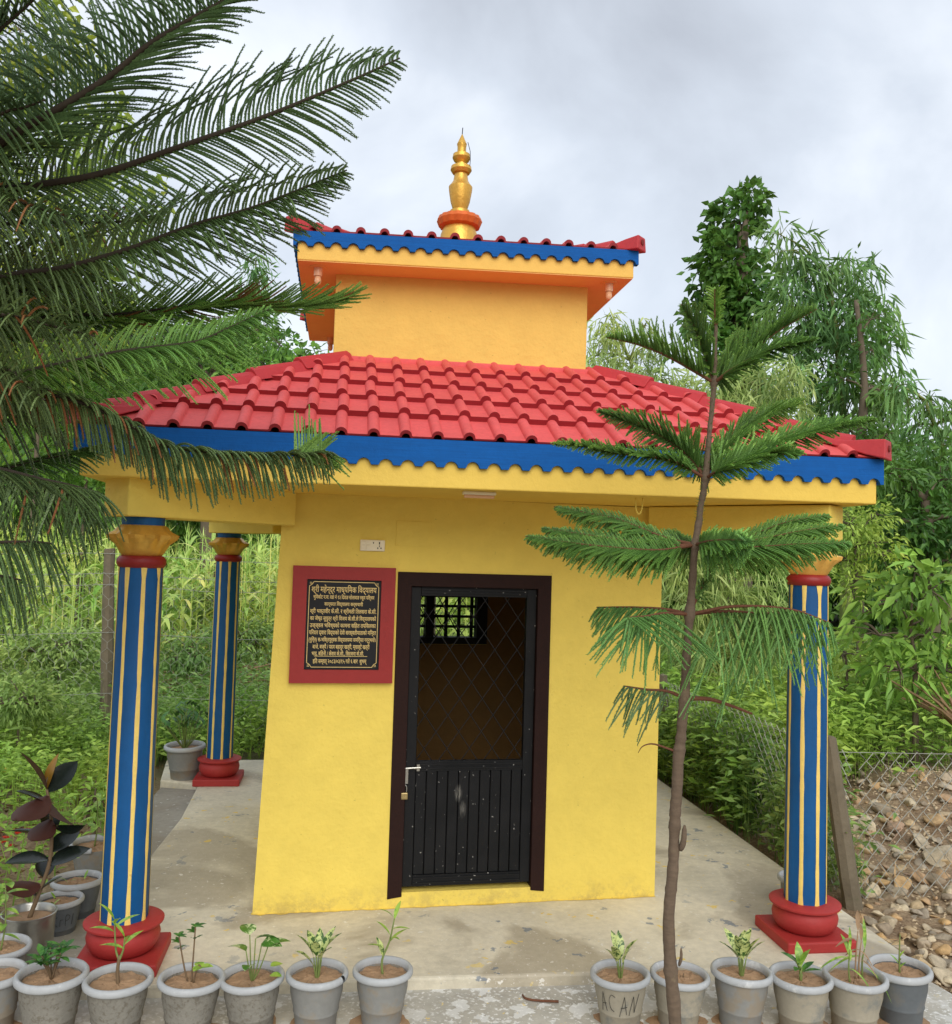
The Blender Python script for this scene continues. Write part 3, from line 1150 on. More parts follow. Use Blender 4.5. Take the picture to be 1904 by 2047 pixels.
def column(x, y, gold, off):
    ph = math.atan2(CAM.y - y, CAM.x - x) + R(off)      # a stripe sits this far round from the side that faces the path
    c = empty('column', shrine, (x, y, 0))
    a = Acc()
    a.box(-.17, .17, -.17, .17, -.002, .05)
    bevel(a.obj('plinth', M['red'], c), .008)
    a = Acc()
    a.lathe([(.112, .049), (.13, .062), (.146, .09), (.150, .115), (.143, .14), (.133, .152), (.150, .157), (.162, .166), (.163, .174), (.15, .180), (.10, .183)], 40)
    a.obj('bowl_base', M['red'], c, smooth=True, angle=40)
    a = Acc()
    fl_ = lambda an, z: 1 + .012 * math.cos(8 * (an - ph))
    a.lathe([(.094, .181), (.093, .6), (.091, 1.2), (.088, 1.668)], 60, wob=fl_)
    a.obj('shaft', M['blue_col'], c, smooth=True, angle=60)
    for k in range(8):
        an = ph + k * math.pi / 4
        V, F = [], []
        nz = 30
        wob = np.cumsum(rng.normal(0, .004, nz + 1))
        wob -= np.linspace(0, wob[-1], nz + 1)
        for i in range(nz + 1):
            z = .181 + i * (1.667 - .181) / nz
            r_ = .0965 - .006 * i / nz
            hw = .0085 * (1 + rng.normal(0, .1)) * (1.5 if i in (0, nz) else 1)
            for s in (-1, 0, 1):
                aa = an + wob[i] + s * hw / r_
                rr = r_ + (.0022 if s == 0 else .0002)
                V.append((rr * math.cos(aa), rr * math.sin(aa), z))
        for i in range(nz):
            for s in (0, 1):
                F.append((3 * i + s, 3 * i + s + 1, 3 * i + s + 4, 3 * i + s + 3))
        Acc().add(V, F).obj('stripe', M['stripe'], c, smooth=True)
    a = Acc()
    a.lathe([(.08, 1.662), (.096, 1.668), (.103, 1.685), (.102, 1.70), (.092, 1.714), (.08, 1.718)], 36)
    a.obj('neck_ring', M['ring'], c, smooth=True)
    a = Acc()
    zig = lambda an, z: 1 + (.17 * abs(((an * 12 / math.pi) % 2) - 1) - .06 if 1.785 < z < 1.815 else .03 * abs(((an * 12 / math.pi) % 2) - 1))
    a.lathe([(.078, 1.714), (.086, 1.722), (.112, 1.765), (.134, 1.79), (.139, 1.806), (.118, 1.822), (.10, 1.842), (.092, 1.848)], 72, wob=zig)
    a.obj('capital', gold, c, smooth=True, angle=25)
    a = Acc()
    a.lathe([(.088, 1.846), (.09, ZBM + .001)], 24)
    a.obj('neck', M['blue_col'], c, smooth=True, angle=40)
    return c


column(-CX, CY0, M['gold'], 8)
column(CX, CY0, M['gold_pale'], -11)
column(-CX, CY1, M['gold'], 8)
column(CX, CY1, M['gold'], .05)

# lamp fittings under the tower soffit
for i, (dx, dy, lab) in enumerate(((-R2 + .13, -R2 + .12, 'glass lamp bulb hanging under the upper roof at its front left corner'),
                                   (R2 - .13, -R2 + .12, 'glass lamp bulb hanging under the upper roof at its front right corner'),
                                   (-T1 - .045, R2 - .16, 'glass lamp bulb under the upper roof at its far left corner'))):
    l_ = tag(empty('lamp_bulb', loc=(TO + dx, YC + dy, ZR - .004 + (.021 * dx))), lab, 'lamp', 'lamp bulbs under the upper roof')
    a = Acc()
    a.lathe([(.045, -.006), (.047, 0)], 24)
    a.obj('mounting_plate', M['soffit'], l_, smooth=True, angle=30)
    a = Acc()
    a.lathe([(.022, -.05), (.024, -.006)], 18)
    a.obj('holder', M['glass_bulb'], l_, smooth=True, angle=30)
    a = Acc()
    a.lathe([(.004, -.098), (.014, -.092), (.018, -.078), (.016, -.051)], 18)
    a.obj('bulb', M['glass_bulb'], l_, smooth=True)
# slim batten lamp under the lower eave
bl = tag(empty('batten_lamp', loc=(-.09, -.62, ZS)), 'slim white batten lamp fixed under the lower eave above the door', 'lamp')
a = Acc()
a.box(-.075, .075, -.02, .02, -.016, -.001)
bevel(a.obj('housing', M['white_plastic'], bl), .004)
a = Acc()
a.tube([(-.068, 0, -.022), (.068, 0, -.022)], .009, 10)
a.obj('tube', M['glass_bulb'], bl, smooth=True, angle=40)
hk = Acc()
hx, hy = ony(1278, 1000, -.62).x, -.62
hk.tube(spline([(hx - .016, hy, ZS - .001), (hx - .014, hy, ZS - .05), (hx, hy, ZS - .075), (hx + .014, hy, ZS - .05), (hx + .016, hy, ZS - .001)], 16), .0035, 6)
tag(hk.obj('wire_loop', M['wall'], smooth=True), 'yellow painted wire loop hanging under the lower eave', 'hook')

# ------------------------------------------------------------------ plaque, socket, padlock
plq = tag(empty('plaque', loc=RB(-.67, -.002, 1.4)), 'black stone plaque with gold script in a red frame beside the door', 'plaque')
plq.rotation_euler = (0, 0, WA)
HW, HH, IW2, IH2 = .253, .287, .183, .222
fr = Acc()
for x0_, x1_, z0_, z1_ in ((-HW, HW, IH2, HH), (-HW, HW, -HH, -IH2), (-HW, -IW2, -IH2, IH2), (IW2, HW, -IH2, IH2)):
    fr.box(x0_, x1_, -.03, .002, z0_, z1_)
fro = fr.obj('frame', M['frame_red'], plq)
st_ = Acc()
st_.box(-IW2 + .001, IW2 - .001, -.016, .0, -IH2 + .001, IH2 - .001)
st_.obj('stone_panel', M['granite'], plq)
bd = Acc()
bi, bj = IW2 - .012, IH2 - .012
cc_ = .022
path = [(-bi + cc_, bj), (bi - cc_, bj), (bi - cc_ * .6, bj - cc_ * .6), (bi, bj - cc_), (bi, -bj + cc_), (bi - cc_ * .6, -bj + cc_ * .6), (bi - cc_, -bj), (-bi + cc_, -bj), (-bi + cc_ * .6, -bj + cc_ * .6),
        (-bi, -bj + cc_), (-bi, bj - cc_), (-bi + cc_ * .6, bj - cc_ * .6), (-bi + cc_, bj)]
for (xa, za), (xb, zb) in zip(path[:-1], path[1:]):
    dx_, dz_ = xb - xa, zb - za
    L_ = math.hypot(dx_, dz_)
    nx_, nz_ = -dz_ / L_ * .0016, dx_ / L_ * .0016
    bd.add([(xa - nx_, -.0175, za - nz_), (xb - nx_, -.0175, zb - nz_), (xb + nx_, -.0175, zb + nz_), (xa + nx_, -.0175, za + nz_)], [(0, 1, 2, 3)])
for sx in (-1, 1):
    for sz in (-1, 1):
        for k in range(4):
            qx, qz = sx * (bi - .004 - .006 * (k % 2)), sz * (bj - .004 - .006 * (k // 2))
            bd.add([(qx - .0026, -.0178, qz), (qx, -.0178, qz - .0026), (qx + .0026, -.0178, qz), (qx, -.0178, qz + .0026)], [(0, 1, 2, 3)])
bd.add([(-.135, -.0175, -.1575), (.125, -.0175, -.1575), (.125, -.0175, -.155), (-.135, -.0175, -.155)], [(0, 1, 2, 3)])
bd.obj('gold_border', M['letter'], plq)
LINES = [  # text in drawn order, centre x, baseline z, width, height
    ('श्रीी महेन्द्र माध्यमिक विद्यालय', 0, .168, .32, .030),
    ('भुमिकोट न.पा. वडा नं १३ दिवाङ सोलावाङ रकुम पश्चिम', 0, .132, .30, .019),
    ('कार्यरत विद्यालय कर्मचारी', 0, .098, .19, .018),
    ('श्री भक्तवीर के.सी. र श्रीमती तिलसरा के.सी.', 0, .062, .325, .021),
    ('का जेष्ठ सुपुत्र श्री विजय के.सी.ले विद्यालयको', 0, .027, .325, .020),
    ('उज्ज्वल भविष्यको कामना सहित तपसिलका', 0, -.008, .325, .021),
    ('परिवार द्वारा विद्याको देवी सरस्वतीमाताको मन्दिर', 0, -.043, .33, .021),
    ('(मुर्ति) स-भक्तिपूर्वक विद्यालयमा समर्पित गर्नुभयो।', 0, -.078, .33, .020),
    ('बाजे, बज्यै / पदम बहादुर खत्री, म्वाल्टे खत्री', -.005, -.113, .28, .021),
    ('भाइ, बहिनी / केशव के.सी., सिर्जना के.सी.', -.02, -.146, .255, .020),
    ('इति सम्वत् २०८३/०३/१५ गते ६ बार  शुभम्', -.01, -.184, .265, .021),
]


def visual_order(t):
    """short i is drawn before its letter cluster"""
    t = t.replace('ीी', 'ी')
    out = []
    for ch in t:
        if ch == 'ि':
            k = len(out) - 1
            while k >= 2 and out[k - 1] == '्':
                k -= 2
            out.insert(max(k, 0), ch)
        else:
            out.append(ch)
    return ''.join(out)


for t, cx, bz, wd_, hg in LINES:
    cu = bpy.data.curves.new('lettering', 'FONT')
    cu.body = visual_order(t)
    cu.align_x = 'CENTER'
    cu.size = hg * 1.35
    cu.extrude = .0008
    cu.offset = .0004
    cu.resolution_u = 2
    cu.materials.append(M['letter'])
    o = link('lettering', cu, plq)
    bpy.context.view_layer.update()
    dx_ = max(o.dimensions.x, .01)
    mt_ = bpy.data.meshes.new_from_object(o.evaluated_get(bpy.context.evaluated_depsgraph_get()))
    bpy.data.objects.remove(o)
    link('lettering', mt_, plq, mw=Matrix.Translation((cx, -.0178, bz - hg * .3)) @ Matrix.Rotation(R(90), 4, 'X') @ Matrix.Diagonal((wd_ / dx_, 1, 1, 1)))

sk = tag(empty('wall_socket', loc=RB(-.537, -.002, 1.797)), 'cream switch and socket plate on the yellow wall above the plaque', 'socket')
sk.rotation_euler = (0, 0, WA)
a = Acc()
a.box(-.062, .062, -.012, .0, -.028, .028)
bevel(a.obj('plate', M['white_plastic'], sk), .004)
for xx in (-.045, -.022):
    for zz in (-.011, .011):
        a = Acc()
        a.box(xx - .0095, xx + .0095, -.016, -.0115, zz - .009, zz + .009)
        bevel(a.obj('switch', M['white_plastic'], sk), .002)
for xx, zz, ww, hh in ((.034, .012, .0025, .006), (.034, -.003, .0018, .004), (.026, -.013, .003, .003), (.042, -.013, .003, .003), (.004, .013, .002, .004)):
    a = Acc()
    a.box(xx - ww, xx + ww, -.0135, -.0115, zz - hh, zz + hh)
    a.obj('socket_hole', M['ink'], sk)
pl = tag(empty('padlock', loc=RB(x0 - .004, yd0 - .018, ZM - .14)), 'small brass padlock hanging from the door bolt', 'padlock')
a = Acc()
a.box(-.017, .017, -.010, .010, -.042, -.008)
bevel(a.obj('lock_body', M['brass'], pl), .004)
a = Acc()
a.tube(spline([(-.010, 0, -.01), (-.010, 0, .018), (0, 0, .030), (.010, 0, .018), (.010, 0, -.01)], 14), .0035, 6)
a.obj('shackle', M['steel'], pl, smooth=True)

# ------------------------------------------------------------------ leaves and potted plants
def leaf_mesh(name, L, Wd, m, curl=.25, fold=.22, seg=6, shape=1.0, m2=None, wavy=0):
    """one curved leaf along +X, upper side +Z"""
    a = Acc()
    V, F = [], []
    for k in range(seg + 1):
        t = k / seg
        w = Wd / 2 * (math.sin(math.pi * t ** shape) ** .8) if 0 < k < seg else .0006
        z = -curl * L * t * t
        wv = wavy * Wd * math.sin(t * 14)
        V += [(L * t, -w, z + fold * w + wv), (L * t, 0, z), (L * t, w, z + fold * w - wv)]
    for k in range(seg):
        for j in (0, 1):
            F.append((3 * k + j, 3 * k + 3 + j, 3 * k + 4 + j, 3 * k + 1 + j))
    a.add(V, F, 0)
    if m2:
        V2 = [(x, y, z - .0008) for x, y, z in V]
        a.add(V2, [f[::-1] for f in F], 1)
        return a.mesh(name, [m, m2], True)
    return a.mesh(name, m, True)


LM = {
    'seedling': leaf_mesh('leaf', .075, .018, M['seedling'], .35),
    'seed_broad': leaf_mesh('leaf', .07, .026, M['seedling'], .3),
    'glossy': leaf_mesh('leaf', .038, .016, M['glossy'], .3),
    'aglaonema': leaf_mesh('leaf', .095, .034, M['aglaonema'], .3, .3),
    'pothos': leaf_mesh('leaf', .075, .058, M['pothos'], .45, .25, shape=.72),
    'cup': leaf_mesh('leaf', .035, .03, M['seedling'], .2, .2, shape=.75),
    'rubber': leaf_mesh('leaf', .175, .10, M['rubber_dark'], .12, .3, 8, .9, M['rubber_back']),
    'rubber_gold': leaf_mesh('leaf', .15, .06, M['rubber_gold'], .1, .35, 8, .9, M['rubber_gold']),
    'dark_small': leaf_mesh('leaf', .06, .02, M['glossy'], .3),
    'dry': leaf_mesh('leaf', .09, .018, M['dead_twig'], .7, .3),
    'blade': leaf_mesh('leaf', .14, .016, M['seedling'], .75, .3, 8, .8),
}


def put_leaf(parent, key, p, az, el, s=1.0, roll=0.0, name='leaf'):
    """az: heading in degrees (0 = +X), el: how far it points up"""
    mw = Matrix.Translation(p) @ Matrix.Rotation(R(az), 4, 'Z') @ Matrix.Rotation(-R(el), 4, 'Y') @ Matrix.Rotation(R(roll), 4, 'X') @ Matrix.Scale(s, 4)
    return link(name, LM[key], parent, mw=mw)


def pot_meshes(kind):
    body = {'plain': M['pot'], 'dark': M['pot_dark'], 'scratched': M['pot_scr'], 'muddy': M['pot_mud']}[kind]
    a = Acc()
    # unit pot: rim radius .125, height .185
    a.lathe([(.078, 0), (.082, .003), (.088, .05), (.090, .052), (.0925, .056), (.0925, .060), (.091, .064), (.105, .12), (.108, .165), (.104, .166), (.100, .12), (.07, .02), (.02, .02)], 44)
    pm = a.mesh('pot', body, True)
    pm.set_sharp_from_angle(angle=R(38))
    a = Acc()
    a.lathe([(.1045, .160), (.118, .161), (.125, .166), (.1265, .173), (.1255, .180), (.120, .186), (.113, .187), (.108, .184), (.1035, .176), (.1035, .165), (.1045, .160)], 48, cap=False)
    rm = a.mesh('rim', M['pot_rim'], True)
    return pm, rm


def soil_mesh(seed):
    r_ = random.Random(seed)
    a = Acc()
    V = [(0, 0, .163)]
    F = []
    rings, seg = 5, 30
    for i in range(1, rings + 1):
        for j in range(seg):
            an = 2 * math.pi * j / seg
            rr = .104 * i / rings
            V.append((rr * math.cos(an), rr * math.sin(an), .158 + r_.uniform(-.004, .004) + .006 * (1 - i / rings)))
    F += [(0, 1 + j, 1 + (j + 1) % seg) for j in range(seg)]
    for i in range(rings - 1):
        for j in range(seg):
            F.append((1 + i * seg + j, 1 + (i + 1) * seg + j, 1 + (i + 1) * seg + (j + 1) % seg, 1 + i * seg + (j + 1) % seg))
    a.add(V, F)
    for k in range(26):     # clods
        an, rr, s_ = r_.uniform(0, 6.28), .095 * math.sqrt(r_.random()), r_.uniform(.002, .006)
        c = (rr * math.cos(an), rr * math.sin(an), .160)
        a.add([(c[0] + s_, c[1], c[2]), (c[0] - s_ * .6, c[1] + s_ * .8, c[2]), (c[0] - s_ * .5, c[1] - s_ * .9, c[2]), (c[0] + s_ * .1, c[1], c[2] + s_)],
              [(0, 1, 3), (1, 2, 3), (2, 0, 3)])
    return a.mesh('soil', M['soil'])


def broken_rim(me, a0, a1):
    """copy of a rim with a piece missing between two angles"""
    bm = bmesh.new()
    bm.from_mesh(me)
    gone = []
    for f in bm.faces:
        c = f.calc_center_median()
        an = math.atan2(c.y, c.x) % (2 * math.pi)
        if a0 < an < a1:
            gone.append(f)
    bmesh.ops.delete(bm, geom=gone, context='FACES')
    me2 = me.copy()
    bm.to_mesh(me2)
    bm.free()
    return me2


POTS = {k: pot_meshes(k) for k in ('plain', 'dark', 'scratched', 'muddy')}
SOILS = [soil_mesh(i) for i in range(4)]


def stem(parent, pts, r0, r1, m='stem_green', name='stem', n=10):
    a = Acc()
    q = spline(pts, n)
    a.tube(q, np.linspace(r0, r1, n), 6)
    return a.obj(name, M[m], parent, smooth=True)


def p_glossy_bush(t):
    for k in range(7):
        az = k * 51 + random.uniform(-15, 15)
        d = (math.cos(R(az)), math.sin(R(az)))
        h = random.uniform(.06, .10)
        top = (d[0] * .035, d[1] * .035, .16 + h)
        stem(t, [(0, 0, .158), (d[0] * .015, d[1] * .015, .16 + h * .5), top], .003, .002, 'stem_brown', n=6)
        for j in range(7):
            put_leaf(t, 'glossy', (top[0], top[1], top[2] - .012 + .005 * (j % 3)), az + j * 52, random.uniform(5, 50), random.uniform(.9, 1.25))


def p_croton(t):
    stem(t, [(0, 0, .155), (.004, 0, .2), (.0, 0, .25)], .006, .005, 'stem_brown')
    for dx, h in ((-.018, .31), (.02, .36)):
        stem(t, [(0, 0, .235), (dx * .7, 0, .27), (dx, .004, h)], .004, .002)
        for k in range(4):
            put_leaf(t, 'seedling', (dx, .004, h - .012 * k), k * 110 + random.uniform(0, 40), 62 - k * 14, random.uniform(.9, 1.2))


def p_rosettes(t):
    for (dx, dy, h) in ((-.055, .0, .30), (-.01, .02, .33), (.035, -.01, .22)):
        top = (dx, dy, h)
        stem(t, [(dx * .2, dy * .2, .155), (dx * .6, dy * .6, .22), top], .003, .0022, 'stem_brown', n=7)
        if h > .25:
            for k in range(10):
                put_leaf(t, 'glossy', (dx, dy, h - .02 * (k % 3)), k * 137, 20 + (k % 3) * 12, random.uniform(.7, 1.0))
        else:
            for k in range(3):
                put_leaf(t, 'cup', (dx, dy, h), k * 120 + 20, 12, 1.1)


def p_pothos(t):
    for (dx, dy, h, az) in ((.01, 0, .30, 20), (.03, .01, .28, -30), (-.02, 0, .26, 150), (.0, -.02, .22, 250), (.05, 0, .27, 5), (-.01, .01, .31, 110)):
        stem(t, [(0, 0, .155), (dx * .5, dy, .2), (dx, dy, h)], .003, .002, n=7)
        put_leaf(t, 'pothos', (dx, dy, h), az, random.uniform(0, 35), random.uniform(.7, 1.0), random.uniform(-25, 25))
    for k in range(2):
        put_leaf(t, 'cup', (.06, -.03 + k * .02, .19 + .02 * k), -20 + 40 * k, 10, 1.2)


def p_aglaonema(t, n=8):
    for k in range(n):
        az = k * 360 / n + random.uniform(-18, 18)
        d = (math.cos(R(az)), math.sin(R(az)))
        h = random.uniform(.20, .24)
        q = (d[0] * .014, d[1] * .014, h)
        stem(t, [(d[0] * .004, d[1] * .004, .155), (d[0] * .008, d[1] * .008, .18), q], .003, .002, n=5)
        put_leaf(t, 'aglaonema', q, az, random.uniform(50, 76), random.uniform(.8, 1.12), random.uniform(-20, 20))


def p_dumbcane(t):
    stem(t, [(0, 0, .155), (-.004, 0, .21), (.02, 0, .27), (.035, 0, .345)], .005, .0025)
    for z, az, el in ((.24, 200, 40), (.26, 10, 50), (.29, 160, 55), (.31, -10, 20), (.34, 60, 60), (.345, 190, 50), (.28, -60, 30)):
        put_leaf(t, 'seedling', (.012 + (z - .25) * .25, 0, z), az, el, random.uniform(.8, 1.1))
    put_leaf(t, 'aglaonema', (-.002, 0, .22), 130, 70, .7)


def p_spathe(t):
    for k in range(7):
        az = k * 51 + 10
        stem(t, [(0, 0, .155), (.004 * math.cos(R(az)), .004 * math.sin(R(az)), .185 + .012 * (k % 3))], .004, .003, n=4)
        put_leaf(t, 'seed_broad' if k % 2 else 'dark_small', (.004 * math.cos(R(az)), .004 * math.sin(R(az)), .19 + .012 * (k % 3)), az, 30 + 45 * (k % 2), random.uniform(.9, 1.4))


def p_wilting(t):
    for dx, h, key in ((-.03, .27, 'blade'), (.01, .32, 'dry'), (.03, .28, 'dry'), (.05, .25, 'blade')):
        stem(t, [(dx, 0, .155), (dx * 1.1, .005, .21), (dx * 1.2, .0, h)], .004, .002, 'stem_green' if key == 'blade' else 'dead_twig', n=6)
        for k in range(3):
            put_leaf(t, key, (dx * 1.2, 0, h - .03 * k), k * 130 + 30, 60 - 35 * k, random.uniform(.6, .9))
    put_leaf(t, 'seed_broad', (-.03, 0, .23), 95, 80, 1.2)


def p_sprout(t):
    stem(t, [(0, 0, .155), (.0, 0, .22), (.004, 0, .29)], .004, .0015, n=6)
    for k in range(4):
        put_leaf(t, 'seedling', (0, 0, .175 + .012 * k), k * 125, 55, random.uniform(.4, .6))


def p_tiny(t):
    for k in range(2):
        put_leaf(t, 'seedling', (.04 - .07 * k, .02, .163), 40 + 120 * k, 55, .6)
        put_leaf(t, 'seedling', (.04 - .07 * k, .02, .163), 190 + 120 * k, 45, .5)


def p_bare(t):
    stem(t, [(.02, 0, .155), (.02, 0, .17), (.022, 0, .176)], .003, .002, 'stem_brown', n=4)


def p_tall_weed(t):
    stem(t, [(0, 0, .155), (.01, 0, .26), (.0, .0, .40)], .004, .002, n=7)
    for k in range(11):
        put_leaf(t, 'seed_broad', (.004, 0, .22 + .018 * k), k * 137, random.uniform(-10, 30), random.uniform(.9, 1.3))


def p_spiky_bush(t):
    for k in range(26):
        az, el = k * 137.5, random.uniform(35, 85)
        stem(t, [(0, 0, .155), (.05 * math.cos(R(az)) * math.cos(R(el)), .05 * math.sin(R(az)) * math.cos(R(el)), .2),
                 (.16 * math.cos(R(az)) * math.cos(R(el)), .16 * math.sin(R(az)) * math.cos(R(el)), .17 + .22 * math.sin(R(el)))], .003, .0015, 'stem_green', n=6)
        for j in range(3):
            f = .6 + .2 * j
            put_leaf(t, 'dark_small', (.16 * f * math.cos(R(az)) * math.cos(R(el)), .16 * f * math.sin(R(az)) * math.cos(R(el)), .17 + .22 * f * math.sin(R(el))), az + j * 120, 50, .9)


def potted(px, py, wpx, kind, plant, label, rot, zrim=.13, group='potted plants round the shrine', base=None, gap=None):
    """a pot whose rim centre is seen at px, py; its size follows from the rim's width in the photograph"""
    zb = -.05 if base is None else base
    P = onz(px, py, zrim)
    Z = (P - CAM).dot(CF)
    D = wpx * Z / FPX
    s = D / .25
    P2 = onz(px, py, zb + .18 * 1.14 * s)
    t = tag(empty('potted_plant', loc=(P2.x, P2.y, zb)), label, 'potted plant', group)
    t.rotation_euler = (random.uniform(-.03, .03), random.uniform(-.03, .03), R(rot))
    t.scale = (s, s, s * 1.14 * random.uniform(.97, 1.03))
    POT_FEET.append((P2.x, P2.y, zb, s))
    pm, rm = POTS[kind]
    b = link('pot', pm, t)
    if gap:                        # gap: heading of the missing piece and its half-width, in degrees
        mid = math.degrees(math.atan2(CAM.y - P2.y, CAM.x - P2.x)) - rot + gap[0]
        mid = mid % 360
        rm = broken_rim(rm, R(mid - gap[1]), R(mid + gap[1]))
    link('rim', rm, b)
    link('soil', random.choice(SOILS), t)
    before = set(t.children)
    plant(t)
    pivot = Matrix.Translation((0, 0, .157)) @ Matrix.Diagonal((1.18, 1.18, 1.05, 1)) @ Matrix.Translation((0, 0, -.157))
    for ch in t.children:
        if ch not in before:
            ch.matrix_basis = pivot @ ch.matrix_basis
    return t


def scribble(t, strokes, ang0, r_=.1085):
    """hand-written strokes (u along the wall of the pot, v height) on a pot"""
    for st__ in strokes:
        a = Acc()
        pts = []
        for u, v in spline([(u, v, 0) for u, v in st__], 3 * len(st__))[:, :2]:
            rr = .088 + (.106 - .091) * (v - .05) / .06 + .0035
            an = ang0 + u / .1
            pts.append((rr * math.cos(an), rr * math.sin(an), v))
        a.tube(pts, .0011, 4)
        a.obj('scratched_letter', M['ink'], t)


random.seed(11)
POT_FEET = []
potted(103.6, 1949, 136, 'scratched', p_glossy_bush, 'grey pot with a low glossy green bush, leftmost whole pot of the front row', 20)
potted(237.6, 1952, 132, 'scratched', p_croton, 'grey pot with a twin stemmed light green shoot in front of the red column base', 160)
potted(380.7, 1952, 129, 'scratched', p_rosettes, 'grey pot with thin stems ending in small dark leaf rosettes', -20)
potted(507, 1947, 126, 'scratched', p_pothos, 'grey pot with a trailing pothos of heart shaped pale leaves', 0)
potted(634.7, 1943.6, 122, 'plain', p_aglaonema, 'grey pot with a spotted leaf plant and a cracked rim, left of the gap', 40, gap=(58, 7))
potted(766, 1940, 119, 'plain', p_dumbcane, 'grey pot with a tall thin leaning shoot, last before the gap at the door', 0)
potted(-16, 1945, 130, 'plain', p_bare, 'grey pot cut off by the left edge of the picture in the front row', 60)
potted(0, 1891, 114, 'plain', p_tall_weed, 'pale rimmed pot with a leafy weed behind the front row at the left edge', 10)
p7 = potted(1241.8, 1944, 118, 'muddy', lambda t: p_aglaonema(t, 6), 'grey pot scratched with hand written letters, first right of the gap', 0)
va = math.atan2(CAM.y - p7.location.y, CAM.x - p7.location.x)
scribble(p7, [[(-.075, .07), (-.068, .10), (-.06, .145)], [(-.06, .145), (-.056, .11), (-.05, .075)], [(-.066, .10), (-.058, .102), (-.05, .105)],
              [(-.012, .135), (-.026, .142), (-.036, .12), (-.032, .09), (-.018, .078)],
              [(.004, .062), (.014, .10), (.022, .14)], [(.022, .14), (.028, .10), (.034, .07)], [(.010, .095), (.022, .097), (.034, .10)],
              [(.045, .066), (.05, .10), (.056, .14)], [(.056, .14), (.062, .11), (.068, .075)], [(.068, .075), (.073, .11), (.078, .146)]], va - 0.05)
potted(1357, 1944, 117, 'muddy', p_bare, 'mud splashed pot of bare soil behind the sapling trunk', 30)
potted(1481, 1944, 119.6, 'plain', p_aglaonema, 'grey pot with a speckled leaf plant, right of the sapling trunk', 75)
potted(1602, 1950, 121.7, 'muddy', p_spathe, 'grey pot with a short green shoot of pointed leaves before the right plinth', 15)
potted(1707.5, 1948, 123, 'muddy', p_wilting, 'mud streaked pot with wilting yellow blades', 30)
potted(1801, 1935, 119.6, 'dark', p_sprout, 'bluish grey pot with a thin sprout at the right end of the row', 0)
dk = potted(120, 1796, 95, 'dark', p_tiny, 'dark grey pot with faint lettering behind the rubber plant', 100, base=-.075)
va = math.atan2(CAM.y - dk.location.y, CAM.x - dk.location.x) - R(100) + .25
scribble(dk, [[(-.05, .08), (-.05, .13)], [(-.03, .13), (-.048, .104), (-.028, .08)], [(-.016, .08), (-.016, .11), (-.004, .112)], [(.01, .08), (.01, .13), (.028, .124), (.024, .108), (.01, .105)],
              [(.045, .08), (.045, .13)]], va)
potted(156, 1757, 100, 'dark', p_tiny, 'grey pot of bare soil with a few shoots beside the front left column', 40, base=-.075)
potted(189, 1685, 92, 'plain', p_tall_weed, 'pale pot with a broken rim and a leafy weed behind the front left column', 0, base=-.075, gap=(20, 28))
potted(372, 1488, 74, 'plain', p_spiky_bush, 'large grey pot with a bushy plant beside the far left column', 0, base=0)
potted(1600, 1757, 88, 'plain', p_bare, 'grey pot half hidden behind the right column', 0, base=-.05)

# steel tin with the rubber plant
P = onz(59, 1823.5, .17)
rp = tag(empty('potted_plant', loc=(P.x, P.y, -.05)), 'dark leaved rubber plant growing in a shiny steel tin', 'potted plant', 'potted plants round the shrine')
a = Acc()
a.lathe([(.096, 0), (.099, .005), (.105, .20), (.109, .212), (.112, .218), (.112, .223), (.107, .224), (.102, .215), (.09, .02), (.02, .02)], 48)
tin = a.obj('steel_tin', M['steel'], rp, smooth=True, angle=35)
a = Acc()
a.lathe([(.10, .19), (.08, .196), (.02, .199)], 30)
a.obj('soil', M['soil'], rp)
sp = spline([(0, 0, .19), (.035, 0, .30), (.07, 0, .42), (.075, 0, .55), (.06, 0, .68), (.045, 0, .74)], 24)
a = Acc()
a.tube(sp, np.linspace(.010, .006, 24), 8)
a.obj('stem', M['stem_brown'], rp, smooth=True)
camaz = math.degrees(math.atan2(CAM.y - P.y, CAM.x - P.x))
# leaf: fraction up the stem, heading relative to the viewer's right-hand side, elevation, size, roll
for f, side, el, sc, roll, key in ((1, 168, 62, 1.15, 20, 'rubber'), (1, 62, 68, 1.05, -30, 'rubber_gold'), (.96, 25, 45, 1.0, 40, 'rubber'), (.95, 235, -18, 1.35, 170, 'rubber'),
                                   (.83, 300, -28, 1.1, 150, 'rubber'), (.80, 180, 35, .9, 0, 'rubber'), (.7, 245, -20, 1.05, 170, 'rubber'), (.68, 320, 0, .9, 140, 'rubber'),
                                   (.58, 170, 22, 1.0, 10, 'rubber'), (.5, 35, 30, .9, 20, 'rubber'), (.44, 190, 10, 1.0, -15, 'rubber'), (.40, 10, 22, 1.0, 20, 'rubber'),
                                   (.3, 200, 4, .95, 150, 'rubber'), (.26, 345, 40, .6, 0, 'rubber'), (.2, 170, 30, .8, 0, 'rubber'), (.34, 90, 30, .8, 0, 'rubber'), (.62, 100, 40, .8, 0, 'rubber')):
    q = sp[int(f * 23)]
    put_leaf(rp, key, tuple(q), camaz + 90 + side, el, sc, roll)

